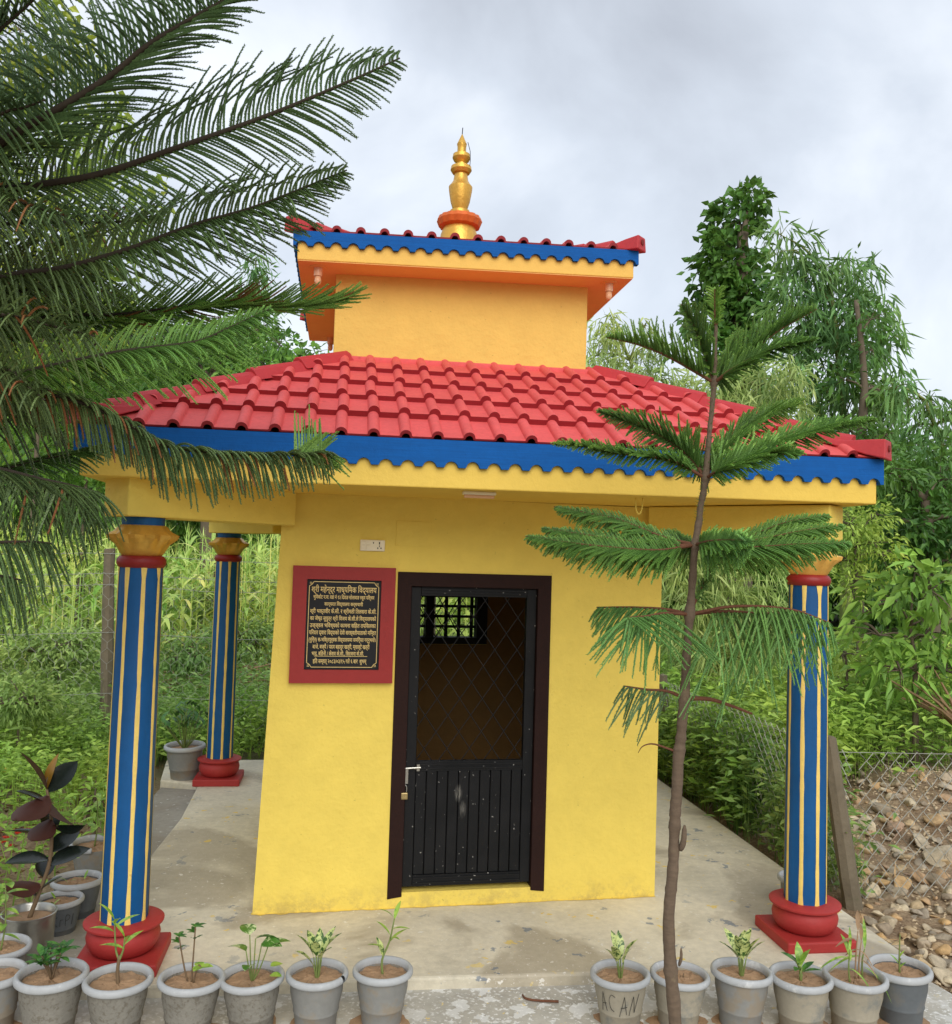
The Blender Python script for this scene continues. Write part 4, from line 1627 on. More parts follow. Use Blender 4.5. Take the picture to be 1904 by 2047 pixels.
# soil washed out round the feet of the pots
acc = Acc()
for x_, y_, z_, s_ in POT_FEET:
    if z_ != -.05:
        continue
    n_ = 26
    ph1, ph2 = random.uniform(0, 6), random.uniform(0, 6)
    V = [(x_, y_ - .01, z_ + .006)]
    for i in range(n_):
        an = 2 * math.pi * i / n_
        rr = .085 * s_ * (1.22 + .28 * math.sin(2 * an + ph1) + .16 * math.sin(5 * an + ph2) + random.uniform(-.05, .05))
        V.append((x_ + rr * math.cos(an), y_ - .012 + rr * math.sin(an), z_ + .0015))
    acc.add(V, [(0, 1 + i, 1 + (i + 1) % n_) for i in range(n_)])
tag(acc.obj('spilled_soil', M['soil']), 'soil washed out around the feet of the pots on the path', 'soil', kind='stuff')

# small twig lying on the path
a = Acc()
tw = [onz(1045, 1989, -.044), onz(1052, 1996, -.044), onz(1075, 2000, -.043), onz(1117, 2002, -.044)]
a.tube(spline(tw, 12), np.linspace(.004, .005, 12), 6)
tag(a.obj('twig', M['bark_twig'], smooth=True), 'brown dry twig lying on the concrete path', 'twig')

# ------------------------------------------------------------------ Norfolk pines
def cam_dir(x, y, z=0.0):
    """direction by the photograph's right, up and away"""
    v = CR * x + CU * y + CF * z
    return np.array(v.normalized())


def sprays(acc, o, d, c, L, core=.0041, nl=.0078, per_m=620, mi=0, tipmi=None):
    """branchlets: origins o, start directions d, curvature c, lengths L; a thin core set about with short needles"""
    n = len(o)
    segs = 6
    L = L[:, None]
    ss = np.linspace(0, 1, segs + 1)
    P = np.stack([o + L * (s * d + s * s * c) for s in ss], 1)
    T = nrm(np.stack([d + 2 * s * c for s in ss], 1))
    ref = nrm(np.cross(T, np.array([.31, .22, .92])))
    ref2 = np.cross(T, ref)
    rad = core * (1 - .55 * ss ** 3)[None, :, None]
    ring = np.stack([P + rad * (math.cos(a_) * ref + math.sin(a_) * ref2) for a_ in (0, 2.094, 4.189)], 2)
    V = ring.reshape(-1, 3)
    m = 3 * (segs + 1)
    i = np.arange(n)[:, None] * m
    F = np.concatenate([i + np.array([3 * k + j, 3 * k + (j + 1) % 3, 3 * k + 3 + (j + 1) % 3, 3 * k + 3 + j]) for k in range(segs) for j in range(3)])
    acc.add(V, F, mi)
    cnt = np.maximum((L[:, 0] * per_m).astype(int), 6)
    idx = np.repeat(np.arange(n), cnt)
    s = (np.arange(cnt.sum()) - np.repeat(np.cumsum(cnt) - cnt, cnt)) / np.repeat(cnt, cnt)
    s = np.clip(s + rng.uniform(0, .01, len(s)), 0, 1)[:, None]
    p = o[idx] + L[idx] * (s * d[idx] + s * s * c[idx])
    t = nrm(d[idx] + 2 * s * c[idx])
    ph = np.arange(len(s)) * 2.39996
    rr = nrm(np.cross(t, np.array([.31, .22, .92])))
    r2 = np.cross(t, rr)
    rd = np.cos(ph)[:, None] * rr + np.sin(ph)[:, None] * r2
    nd = nrm(t * .9 + rd * .52)
    sd_ = nrm(np.cross(nd, rd))
    ln = nl * (1 - .35 * s) * rng.uniform(.8, 1.2, (len(s), 1))
    b = p + rd * core * .6
    V = np.stack([b - sd_ * .0019, b + sd_ * .0019, b + nd * ln], 1).reshape(-1, 3)
    F = np.arange(len(s) * 3).reshape(-1, 3)
    if tipmi is None:
        acc.add(V, F, mi)
    else:
        tip = (s[:, 0] > .55)
        acc.add(V, F[~tip], mi)
        acc.F.append((F[tip] + acc.n - len(V), tipmi))


def pine_branch(tree, stem_px, rows, r0=.011, r1=.0025, spacing=.0135, lmax=.24, ramp_len=.42, foliage='needle', bark='bark_dark', start=.0, seed=0, nl=.0078, core=.0041,
                brown=0.0, tip=None, per_m=620, wob=.045, minlen=.08):
    """stem_px: (px, py, Z) list from trunk to tip; rows: (direction along photo axes, forward share, curvature, length factor)"""
    g = np.random.default_rng(seed)
    pts = spline([at(*q) for q in stem_px], 60)
    seg = np.linalg.norm(np.diff(pts, axis=0), axis=1)
    cum = np.concatenate([[0], np.cumsum(seg)])
    tot = cum[-1]
    a = Acc()
    rad = r1 + (r0 - r1) * (1 - cum / tot) ** .8
    a.tube(pts, rad, 8)
    br = a.obj('branch', M[bark], tree, smooth=True)
    acc = Acc()
    accb = Acc()
    ds = np.arange(start * tot, tot - .004, spacing)
    for row in rows:
        dvec, fwd, cvec, lf = row[:4]
        da = ds + g.uniform(-.3, .3, len(ds)) * spacing
        da = np.clip(da, 0, tot - .002)
        o = np.stack([np.interp(da, cum, pts[:, k]) for k in range(3)], 1)
        t = np.stack([np.interp(np.clip(da + .01, 0, tot), cum, pts[:, k]) - np.interp(np.clip(da - .01, 0, tot), cum, pts[:, k]) for k in range(3)], 1)
        t = nrm(t)
        u = (tot - da) / tot                      # distance from the tip
        prof = np.clip(u / ramp_len, 0, 1) ** .75
        L = lmax * lf * (minlen + (1 - minlen) * prof) * g.uniform(.82, 1.1, len(ds))
        if len(row) > 4:                           # direction changes from root to tip
            d = np.asarray(dvec)[None] * (1 - u[:, None]) + np.asarray(row[4])[None] * u[:, None]
        else:
            d = np.repeat(np.asarray(dvec)[None], len(ds), 0)
        d = nrm(nrm(d) + t * fwd + g.normal(0, wob, (len(ds), 3)))
        c = np.asarray(cvec)[None] * g.uniform(.4, 1.4, (len(ds), 1)) + g.normal(0, wob * .9, (len(ds), 3))
        isb = g.random(len(ds)) < brown
        if (~isb).any():
            sprays(acc, o[~isb], d[~isb], c[~isb], L[~isb], core, nl, per_m, 0, 1 if tip else None)
        if isb.any():
            sprays(accb, o[isb], d[isb], c[isb], L[isb] * .9, core, nl, per_m * .6)
    acc.obj('foliage', [M[foliage], M[tip]] if tip else M[foliage], br)
    if accb.n:
        accb.obj('dry_foliage', M['needle_brown'], br)
    return br


DOWN = np.array([0, 0, -1.])
TX, TY = at(-330, 900, 3.05)[:2]
pine = tag(empty('norfolk_pine', loc=(0, 0, 0)), 'large dark green Norfolk pine whose long branches reach in from the left edge', 'tree')
a = Acc()
a.tube([(TX - .05, TY, -.1), (TX - .03, TY, .6), (TX, TY, 1.6), (TX + .02, TY, 2.6), (TX, TY, 3.6), (TX, TY, 5.2)], [.12, .105, .09, .075, .055, .02], 14)
a.obj('trunk', M['bark'], pine, smooth=True)
TRK = -330
up_, rt = (0, 1, 0), (1, 0, 0)
cd_ = cam_dir
pine_branch(pine, [(TRK, 470, 3.05), (-120, 360, 2.95), (0, 288, 2.85), (203, 166, 2.75), (303, 87, 2.7), (433, 10, 2.65), (560, -60, 2.6)],
            [(cd_(-.25, .95, .1), .25, cd_(-.6, -.35, 0) * .28, 1.05), (cd_(.85, .05, -.3), .2, cd_(.2, -.9, 0) * .22, 1.1), (cd_(-.6, .6, -.5), .15, DOWN * .4, .9)],
            r0=.024, lmax=.31, seed=1, start=.1)
pine_branch(pine, [(TRK, 470, 3.1), (-100, 405, 3.0), (0, 381, 2.95), (186, 352, 2.9), (346, 299, 2.87), (541, 229, 2.85), (714, 156, 2.83), (800, 116, 2.82)],
            [(cd_(-.02, 1, .05), .0, cd_(.12, -.05, 0) * .6, .92), (cd_(.75, -.45, -.2), .2, DOWN * .18, .85)],
            r0=.019, lmax=.30, seed=2, start=.12, ramp_len=.24)
pine_branch(pine, [(TRK, 640, 3.15), (-100, 575, 3.1), (40, 548, 3.05), (130, 536, 3.02), (260, 498, 3.0), (389, 450, 2.97), (519, 411, 2.95), (694, 340, 2.93)],
            [(cd_(.08, 1, .05), .05, cd_(.1, -.1, 0) * .5, .8), (cd_(.9, -.28, -.2), .25, DOWN * .15, .95, cd_(.55, -.8, -.2)), (cd_(.4, -.5, -.8), .25, DOWN * .3, .9)],
            r0=.018, lmax=.29, seed=3, start=.1, ramp_len=.24)
pine_branch(pine, [(TRK, 800, 3.1), (-80, 770, 3.05), (87, 736, 3.0), (180, 716, 2.98), (260, 701, 2.95), (389, 684, 2.92), (454, 658, 2.9), (541, 617, 2.88)],
            [(cd_(.05, 1, .1), .2, cd_(.2, -.2, 0) * .3, .5), (cd_(.8, -.5, -.3), .25, DOWN * .2, 1.05), (cd_(.6, -.2, -.8), .2, DOWN * .3, .8)],
            r0=.016, lmax=.24, seed=4, start=.1, foliage='needle_mid', tip='needle_new', ramp_len=.25)
pine_branch(pine, [(TRK, 720, 3.25), (60, 640, 3.3), (250, 628, 3.28), (433, 606, 3.25), (560, 612, 3.22), (650, 604, 3.2), (697, 588, 3.2)],
            [(cd_(.8, .5, 0), .5, cd_(.3, .5, 0) * .25, .7, cd_(.1, .6, -.5)), (cd_(.9, .05, -.3), .5, cd_(.2, .5, 0) * .25, .8, cd_(.2, -.8, -.4)), (cd_(.9, -.3, -.1), .4, cd_(.2, .3, 0) * .2, .8, cd_(.2, -1, -.2))],
            r0=.014, lmax=.22, seed=5, start=.15, foliage='needle_mid', tip='needle_new', brown=.06, ramp_len=.3, minlen=.45)
pine_branch(pine, [(TRK, 660, 3.0), (-60, 720, 2.95), (78, 778, 2.92), (170, 806, 2.9), (249, 842, 2.88), (332, 890, 2.86), (467, 906, 2.85), (600, 908, 2.84), (660, 906, 2.83)],
            [(cd_(.12, -1, .1), .15, DOWN * .3, .66), (cd_(.3, -.8, -.4), .2, DOWN * .4, .7), (cd_(.3, .2, -.4), .3, DOWN * .75, .55)],
            r0=.015, lmax=.2, seed=6, start=.08, brown=.10, ramp_len=.25, minlen=.5, spacing=.012)
pine_branch(pine, [(590, 908, 2.84), (625, 906, 2.84), (650, 900, 2.83)],
            [(cd_(.5, .9, 0), .2, cd_(.2, -.1, 0) * .2, 1), (cd_(.9, -.1, -.3), .4, cd_(.1, -.2, 0), 1), (cd_(-.3, .9, .2), .2, cd_(0, .1, 0), .8), (cd_(.9, -.5, .2), .3, DOWN * .2, 1)],
            r0=.006, lmax=.085, seed=7, spacing=.008, foliage='needle_mid', tip='needle_new', minlen=.7)
pine_branch(pine, [(TRK, 880, 2.95), (-90, 925, 2.9), (0, 938, 2.87), (70, 955, 2.85), (140, 970, 2.83), (200, 985, 2.82)],
            [(cd_(.25, -.8, 0), .2, DOWN * .5, 1), (cd_(.6, -.2, -.3), .3, DOWN * .75, 1.0), (cd_(-.2, -.8, -.4), .1, DOWN * .4, .9)],
            r0=.014, lmax=.19, seed=8, start=.1, ramp_len=.2, minlen=.6, brown=.05)
pine_branch(pine, [(-60, 955, 3.2), (60, 925, 3.2), (150, 905, 3.2), (215, 890, 3.2)],
            [(cd_(.8, .5, 0), .3, cd_(.1, -.4, 0) * .4, 1), (cd_(.9, -.3, -.2), .3, DOWN * .2, 1)],
            r0=.008, lmax=.13, seed=28, spacing=.011, foliage='needle_mid', minlen=.4)
pine_branch(pine, [(TRK, 1050, 2.9), (-80, 1085, 2.85), (0, 1084, 2.82), (60, 1083, 2.8), (104, 1086, 2.8)],
            [(cd_(.2, -.8, 0), .25, DOWN * .5, 1), (cd_(.4, -.5, -.4), .3, DOWN * .6, 1)],
            r0=.012, lmax=.18, seed=9, start=.2, ramp_len=.2, minlen=.6, brown=.06, spacing=.017)
pine_branch(pine, [(-200, 1150, 2.9), (-60, 1150, 2.85), (0, 1151, 2.82), (45, 1160, 2.8)],
            [(cd_(.2, -.8, 0), .25, DOWN * .5, 1)], r0=.010, lmax=.15, seed=10, ramp_len=.2, minlen=.6, spacing=.017)
# boughs behind and between, filling the left edge
for k, (y0, y1, y2, x2, z, lm, dr, br_) in enumerate((
        (200, 60, -60, 120, 3.0, .26, .3, 0), (430, 398, 437, 150, 2.85, .22, .6, .15), (520, 450, 440, 330, 3.4, .24, .35, .04),
        (600, 520, 600, 260, 3.4, .22, .6, .1), (700, 630, 672, 190, 2.8, .22, .6, .12), (780, 650, 640, 330, 3.5, .2, .5, .2), (760, 735, 800, 90, 2.7, .22, .55, .14), (640, 590, 560, 200, 3.15, .24, .4, .05),
        (860, 830, 850, 120, 3.1, .2, .6, .1), (330, 230, 200, 90, 2.75, .26, .4, 0))):
    pine_branch(pine, [(TRK, y0 + 40, 3.05), (-90, (y0 + y1) / 2 + 20, (3.05 + z) / 2), (0, y1, z), (x2 * .55, (y1 + y2) / 2, z), (x2, y2, z - .03)],
                [(cd_(.3, .6, -.3), .25, DOWN * dr, .8), (cd_(.5, -.6, -.2), .25, DOWN * dr, 1), (cd_(-.1, .3, -.8), .2, DOWN * (dr + .2), .8)],
                r0=.013, lmax=lm, seed=40 + k, start=.12, brown=br_, spacing=.021, ramp_len=.35, minlen=.35, per_m=380)

# boughs on the far side of the trunk
for k, (y0, y1, x2, z2) in enumerate(((250, 120, -1000, 3.3), (480, 400, -1050, 2.7), (660, 640, -950, 3.7), (820, 850, -1000, 3.0), (980, 1060, -880, 2.6), (560, 500, -620, 4.1), (860, 880, -560, 4.0))):
    pine_branch(pine, [(TRK, y0 + 40, 3.05), ((TRK + x2) / 2, (y0 + y1) / 2, (3.05 + z2) / 2), (x2, y1, z2)],
                [(cd_(-.3, .6, -.3), .25, DOWN * .35, .8), (cd_(-.5, -.6, -.2), .25, DOWN * .35, 1), (cd_(.1, .2, .8), .2, DOWN * .5, .8)],
                r0=.014, lmax=.22, seed=140 + k, start=.12, spacing=.024, ramp_len=.35, minlen=.35, per_m=300)

# the sapling on the right, in front of the row of pots
SZ = 3.22
sap = tag(empty('norfolk_pine', loc=(0, 0, 0)), 'slim young Norfolk pine sapling with tiered branches in front of the right pots', 'tree')
trunk_px = [(1356, 2085), (1350, 2040), (1338, 1860), (1347, 1700), (1352, 1600), (1359, 1500), (1368, 1396), (1379, 1228), (1391, 1089), (1402, 1010), (1411, 956), (1420, 850), (1428, 765), (1431, 680), (1431, 590)]
tp = [at(x, y, SZ) for x, y in trunk_px]
tp[0].z = -.06
tz = [.026, .0235, .0215, .0205, .0195, .0185, .0175, .015, .0125, .0112, .0108, .009, .0085, .0068, .0048]
a = Acc()
NQ = 260
q = spline(tp, NQ)
rr_ = np.interp(np.linspace(0, 1, NQ), np.linspace(0, 1, len(tz)), tz)
for node in (5, 6, 7, 8, 10, 12):
    cc = np.array(tp[node])
    rr_ += .0055 * np.exp(-(np.linalg.norm(q - cc, axis=1) / .018) ** 2)
rr_ *= 1 + np.convolve(rng.normal(0, .09, NQ), np.ones(3) / 3, 'same')
for cc in q[12:150:17]:
    rr_ += .0022 * np.exp(-(np.linalg.norm(q - cc, axis=1) / .008) ** 2)
q = q + np.stack([np.convolve(rng.normal(0, .002, NQ), np.ones(7) / 7, 'same') for _ in range(3)], 1)
a.tube(q, rr_, 14)
a.obj('trunk', M['bark'], sap, smooth=True)
a = Acc()
stp = at(1366, 1650, SZ - .01)
a.tube(spline([at(1361, 1700, SZ - .01), at(1367, 1680, SZ - .02), at(1369, 1650, SZ - .02)], 8), [.006, .010, .011, .011, .010, .010, .009, .004], 8)
a.tube(spline([at(1358, 1930, SZ - .01), at(1362, 1915, SZ - .02), at(1362, 1895, SZ - .02)], 8), [.004, .006, .006, .006, .005, .005, .004, .002], 7)
a.obj('branch_stub', M['bark'], sap, smooth=True)
# short spines on the young trunk
acc = Acc()
uo = np.linspace(.60, .985, 260)
oi_ = np.stack([np.interp(uo, np.linspace(0, 1, NQ), q[:, k]) for k in range(3)], 1)
ph = np.arange(260) * 2.4
dr_ = np.stack([np.cos(ph), np.sin(ph), np.full(260, .45)], 1)
V, F = leaves(oi_, dr_, .026, .0028, 0, 0)
acc.add(V, F)
acc.obj('spines', M['needle_mid'], sap)


def sapling_branch(node, mids, tip, tz_, seed, lm=.075, rows=None, fo='needle_mid', tipm='needle_new', start=.1, sp_=.0105, **kw):
    n0 = trunk_px[node]
    rows = rows or [(cd_(0, .9, -.3), .75, DOWN * -.05, .55), (cd_(.15, .1, -.9), .8, DOWN * .05, 1.25), (cd_(-.15, .15, .9), .8, DOWN * .05, 1.25), (cd_(0, -.6, -.5), .8, DOWN * .05, .7)]
    pts = [(n0[0], n0[1], SZ)] + [(m[0], m[1], SZ + (tz_ - SZ) * (i + 1) / (len(mids) + 1)) for i, m in enumerate(mids)] + [(tip[0], tip[1], tz_)]
    return pine_branch(sap, pts, rows, r0=.0065, r1=.002, spacing=sp_, lmax=lm, ramp_len=kw.pop('ramp_len', .5), seed=seed, foliage=fo, tip=tipm, bark='bark_twig', start=start, nl=.0085, core=.0038, wob=.07, **kw)


vert = [(cd_(0, 1, 0), .25, DOWN * -.05, 1), (cd_(0, .5, -.8), .4, DOWN * -.05, .8), (cd_(0, .4, .8), .4, DOWN * -.05, .8)]
# top whorl
sapling_branch(12, [(1340, 715), (1280, 690)], (1213, 674), SZ - .06, 61, .115, vert)
sapling_branch(12, [(1410, 710), (1388, 650)], (1362, 608), SZ + .12, 62, .11)
sapling_branch(12, [(1480, 725), (1550, 665)], (1633, 618), SZ + .02, 63, .125, vert)
sapling_branch(12, [(1470, 735), (1540, 700)], (1628, 678), SZ - .18, 64, .11)
sapling_branch(12, [(1440, 745), (1455, 710)], (1470, 665), SZ + .3, 65, .11)
# leader bud
pine_branch(sap, [(1431, 650, SZ), (1431, 610, SZ), (1431, 578, SZ)],
            [(cd_(.8, .6, 0), .3, DOWN * .3, 1), (cd_(-.8, .6, 0), .3, DOWN * .3, 1), (cd_(.1, .6, -.8), .3, DOWN * .3, 1), (cd_(.1, .6, .8), .3, DOWN * .3, 1)],
            r0=.008, r1=.006, spacing=.009, lmax=.05, seed=66, foliage='needle_new', bark='bark_twig', minlen=1.0)
# second whorl
sapling_branch(10, [(1340, 920), (1230, 905), (1160, 890)], (1104, 886), SZ - .12, 71, .10)
sapling_branch(10, [(1370, 905), (1300, 860)], (1198, 822), SZ + .2, 72, .13)
sapling_branch(10, [(1440, 900), (1510, 840)], (1598, 800), SZ + .25, 73, .14)
sapling_branch(10, [(1470, 920), (1600, 870), (1680, 848)], (1748, 838), SZ - .1, 74, .135)
sapling_branch(10, [(1450, 935), (1530, 905)], (1600, 905), SZ - .3, 75, .14)
sapling_branch(10, [(1400, 930), (1370, 895)], (1360, 870), SZ + .4, 76, .10)
# third whorl: broad flat boughs
flat = [(cd_(-.2, -.25, -.9), .7, DOWN * .12, 1.1), (cd_(.1, .1, .9), .7, DOWN * .1, 1), (cd_(0, -.8, -.3), .8, DOWN * .12, .9), (cd_(0, .75, .0), .8, DOWN * .02, .4), (cd_(0, -.6, .5), .8, DOWN * .12, .9)]
sapling_branch(8, [(1330, 1075), (1240, 1040), (1170, 1025)], (1108, 1013), SZ + .18, 81, .11, flat)
sapling_branch(8, [(1320, 1090), (1210, 1075)], (1085, 1056), SZ + .0, 82, .12, flat)
sapling_branch(8, [(1310, 1100), (1180, 1090)], (1051, 1072), SZ - .22, 83, .13, flat)
sapling_branch(8, [(1420, 1082), (1470, 1080)], (1506, 1084), SZ - .45, 84, .12, flat)
sapling_branch(8, [(1480, 1078), (1570, 1045)], (1659, 1030), SZ + .2, 85, .12, flat)
sapling_branch(8, [(1480, 1085), (1600, 1062)], (1684, 1050), SZ - .05, 86, .13, flat)
sapling_branch(8, [(1480, 1095), (1600, 1088)], (1700, 1086), SZ - .2, 87, .13, flat)
sapling_branch(8, [(1370, 1085), (1350, 1072)], (1330, 1062), SZ + .35, 88, .1, flat)
# fourth whorl: long drooping branchlets
hang = [(cd_(-.25, -.6, -.5), .35, DOWN * .35, 1), (cd_(-.3, -.6, .4), .3, DOWN * .35, .9), (cd_(-.35, -.3, -.6), .4, DOWN * .45, .9)]
hangr = [(cd_(-.45, -.7, -.3), .1, DOWN * .25 + cd_(.1, 0, 0) * -.1, 1.1), (cd_(.25, -.6, .4), .35, DOWN * .3, .85), (cd_(-.2, -.5, -.6), .3, DOWN * .45, .95)]
sapling_branch(7, [(1330, 1218), (1260, 1214)], (1193, 1214), SZ + .1, 91, .15, hang, tipm=None, sp_=.016, start=.25, ramp_len=.3, minlen=.3)
sapling_branch(7, [(1330, 1226), (1290, 1232)], (1254, 1234), SZ - .22, 92, .22, [(cd_(-.7, -.35, -.3), .3, DOWN * .35, 1), (cd_(.8, -.45, -.3), .1, DOWN * .25, 1), (cd_(-.1, -.9, -.2), .1, DOWN * .3, .8)], tipm=None, sp_=.018, start=.3, ramp_len=.2, minlen=.5)
sapling_branch(7, [(1450, 1222), (1530, 1226)], (1611, 1222), SZ + .02, 93, .27, hangr, tipm=None, sp_=.019, start=.2, ramp_len=.25, minlen=.5)
sapling_branch(7, [(1470, 1212), (1580, 1218)], (1660, 1245), SZ - .1, 94, .22, hangr, tipm=None, sp_=.017, start=.45, ramp_len=.25, minlen=.5)
sapling_branch(7, [(1400, 1180), (1430, 1120)], (1445, 1090), SZ + .2, 95, .04, None, tipm=None, sp_=.02, start=.2)
# fifth whorl: one live arching bough, one bare stub; a dry twig below
sapling_branch(6, [(1335, 1382), (1290, 1378)], (1247, 1371), SZ - .05, 96, .15, [(cd_(-.1, -.9, 0), .15, DOWN * .2, .75), (cd_(-.5, -.6, -.4), .2, DOWN * .4, .95)], fo='needle', tipm=None, sp_=.016, start=.3, ramp_len=.2, minlen=.5, brown=.12)
for pts, r0_, m_ in (([(1372, 1396), (1420, 1398), (1465, 1412), (1504, 1427)], .009, 'bark_twig'), ([(1360, 1506), (1335, 1496), (1305, 1487), (1285, 1492), (1276, 1505)], .005, 'bark_twig')):
    a = Acc()
    a.tube(spline([at(x, y, SZ) for x, y in pts], 16), np.linspace(r0_, r0_ * .45 if r0_ > .006 else .001, 16), 7)
    a.obj('bare_branch', M[m_], sap, smooth=True)

# ------------------------------------------------------------------ fences
def on_terrain(px, py):
    z = -.07
    P = onz(px, py, z)
    for _ in range(12):
        P = onz(px, py, z)
        z = .6 * z + .4 * terrain(P.x, P.y)
    return P


def chain_link(acc, A, B, z0a, z0b, z1, pitch=.042, ph_=.046, r_=.0026):
    """diamond mesh between two points on the ground plan"""
    A, B = Vector((*A, 0)), Vector((*B, 0))
    d = (B - A)
    L = d.length
    d.normalize()
    n_ = Vector((-d.y, d.x, 0))
    nw = int(L / pitch)
    for k in range(nw):
        u0 = k * pitch
        zb = z0a + (z0b - z0a) * u0 / L
        rows = int((z1 - zb) / ph_)
        pts = []
        for j in range(rows + 1):
            u = u0 + (pitch if (j + k) % 2 else 0) + rng.normal(0, .0016)
            sag = .012 * math.sin(u * 2.3) + .008 * math.sin(u * 5.1 + 1)
            p = A + d * u + n_ * (.003 * (1 if (j + k) % 2 else -1) + .02 * math.sin(u * 3.1) * (j / max(rows, 1))) + Vector((0, 0, z1 + sag - j * ph_ + rng.normal(0, .001)))
            pts.append(tuple(p))
        if len(pts) > 2:
            acc.tube(pts, r_, 3, cap=False)


def rough_post(parent, base, top, w0, w1, m='post'):
    a = Acc()
    n = 9
    V, F = [], []
    for i in range(n):
        t = i / (n - 1)
        c = Vector(base).lerp(Vector(top), t)
        w = w0 + (w1 - w0) * t
        for j in range(8):
            an = j * math.pi / 4 + .39
            rr = w * (1.08 if j % 2 == 0 else 1) * (1 + rng.normal(0, .05))
            V.append((c.x + rr * math.cos(an), c.y + rr * math.sin(an), c.z + rng.normal(0, .004)))
    for i in range(n - 1):
        for j in range(8):
            F.append((8 * i + j, 8 * i + (j + 1) % 8, 8 * i + 8 + (j + 1) % 8, 8 * i + 8 + j))
    F += [tuple(range(8))[::-1], tuple(range(8 * (n - 1), 8 * n))]
    a.add(V, F)
    return a.obj('post', M[m], parent)


fence = tag(empty('chain_link_fence'), 'low wire chain link fence on rough posts beside the rubble and the slab', 'fence')
acc = Acc()
chain_link(acc, (2.10, .03), (2.09, 2.9), -.08, -.08, .74)
chain_link(acc, (2.09, 2.9), (1.6, 5.4), -.08, -.08, .74)
chain_link(acc, (2.13, .0), (4.9, -.12), -.06, .12, .75)
mo = acc.obj('wire_mesh', M['zinc'], fence)
mo['kind'] = 'stuff'
rough_post(fence, (2.125, .016, -.15), (1.965, .03, .84), .054, .042)
rough_post(fence, (2.10, 2.9, -.15), (2.08, 2.9, .80), .045, .038)
rough_post(fence, (1.6, 5.4, -.15), (1.6, 5.4, .85), .05, .042)
rough_post(fence, (4.9, -.12, -.05), (4.92, -.10, .95), .055, .05)
a = Acc()
for A_, B_, z_ in (((2.02, .03), (2.09, 2.9), .745), ((2.02, .02), (4.9, -.12), .755)):
    a.tube([(A_[0], A_[1], z_), ((A_[0] + B_[0]) / 2, (A_[1] + B_[1]) / 2, z_ - .012), (B_[0], B_[1], z_)], .0016, 4)
a.obj('top_wire', M['zinc'], fence)

fence2 = tag(empty('wire_fence'), 'wire fence with tall weathered posts at the edge of the maize field', 'fence')
FY = 3.9
for x_ in (-8.3, -5.5, -2.69, .2):
    rough_post(fence2, (x_, FY, -.15), (x_ - .045, FY, 1.73), .052, .044)
for z_ in (1.70, 1.52, 1.42, 1.0, .46):
    a = Acc()
    xs_ = np.linspace(-8.3, 1.6, 60)
    a.tube([(x, FY - .05, z_ - .05 * abs(math.sin((x + 2.69) * math.pi / 2.85)) + rng.normal(0, .004)) for x in xs_], .0022, 4)
    for x in np.arange(-8.3, 1.6, .14):
        zz = z_ - .05 * abs(math.sin((x + 2.69) * math.pi / 2.85))
        for s in (1, -1):
            a.tube([(x - .012, FY - .05 - .01 * s, zz - .014), (x + .012, FY - .05 + .01 * s, zz + .014)], .0014, 3)
    a.obj('barbed_wire', M['zinc'], fence2)
acc = Acc()
hx_, hz_ = .11, .095
for j in range(15):
    for i in range(58):
        cx = -6.0 + i * hx_ + (hx_ / 2 if j % 2 else 0)
        cz = .1 + j * hz_
        y_ = FY - .06 + .03 * math.sin(cx * 2 + cz * 3)
        acc.tube([(cx, y_, cz), (cx, y_, cz + hz_ * .5)], .0014, 3, cap=False)
        acc.tube([(cx, y_, cz + hz_ * .5), (cx + hx_ / 2, y_ + .004, cz + hz_)], .0014, 3, cap=False)
        acc.tube([(cx, y_, cz + hz_ * .5), (cx - hx_ / 2, y_ + .004, cz + hz_)], .0014, 3, cap=False)
net = acc.obj('wire_netting', M['zinc'], fence2)
net['kind'] = 'stuff'

# ------------------------------------------------------------------ rubble
def rock_mesh(seed, flat):
    r_ = random.Random(seed)
    bm = bmesh.new()
    for k in range(15):
        v = Vector((r_.gauss(0, 1), r_.gauss(0, 1), r_.gauss(0, 1))).normalized()
        bm.verts.new((v.x * r_.uniform(.75, 1.1), v.y * r_.uniform(.6, .9), v.z * flat * r_.uniform(.8, 1.1)))
    res = bmesh.ops.convex_hull(bm, input=bm.verts[:])
    bmesh.ops.delete(bm, geom=[g for g in res['geom_interior'] if isinstance(g, bmesh.types.BMVert)], context='VERTS')
    bmesh.ops.bevel(bm, geom=bm.edges[:], offset=.07, segments=1, affect='EDGES')
    me = bpy.data.meshes.new('stone')
    bm.to_mesh(me)
    bm.free()
    me.materials.append(M['stone'])
    return me


ROCKS = [rock_mesh(100 + k, .35 + .09 * (k % 5)) for k in range(10)]
r3 = random.Random(5)
pos = []
BIG = [(1800, 1780, .085), (1745, 1790, .07), (1880, 1720, .12), (1770, 1750, .06), (1735, 1655, .085), (1770, 1625, .08), (1790, 1660, .07), (1840, 1690, .08), (1870, 1645, .075), (1840, 1560, .05),
       (1750, 1575, .055), (1785, 1570, .06), (1700, 1640, .05), (1720, 1700, .05), (1870, 1765, .07), (1900, 1790, .07), (1775, 1850, .06), (1760, 1880, .045), (1800, 1900, .045), (1845, 1940, .06), (1880, 1935, .06),
       (1890, 1960, .065), (1860, 1975, .05), (1885, 1880, .05), (1835, 1830, .05), (1820, 1610, .06), (1895, 1600, .06), (1760, 1700, .06), (1810, 1720, .055)]
for x, y, s in BIG:
    pos.append((on_terrain(x, y), s * 1.15))
while len(pos) < 235:
    x, y = r3.uniform(1690, 1930), 1565 + 420 * r3.random() ** .9
    if x < 1725 and y > 1800:
        continue
    P = on_terrain(x, y)
    if P.x < 2.0 or P.y > 3.4 or (P.x < 2.2 and P.y > .1):
        continue
    pos.append((P, r3.uniform(.022, .062)))
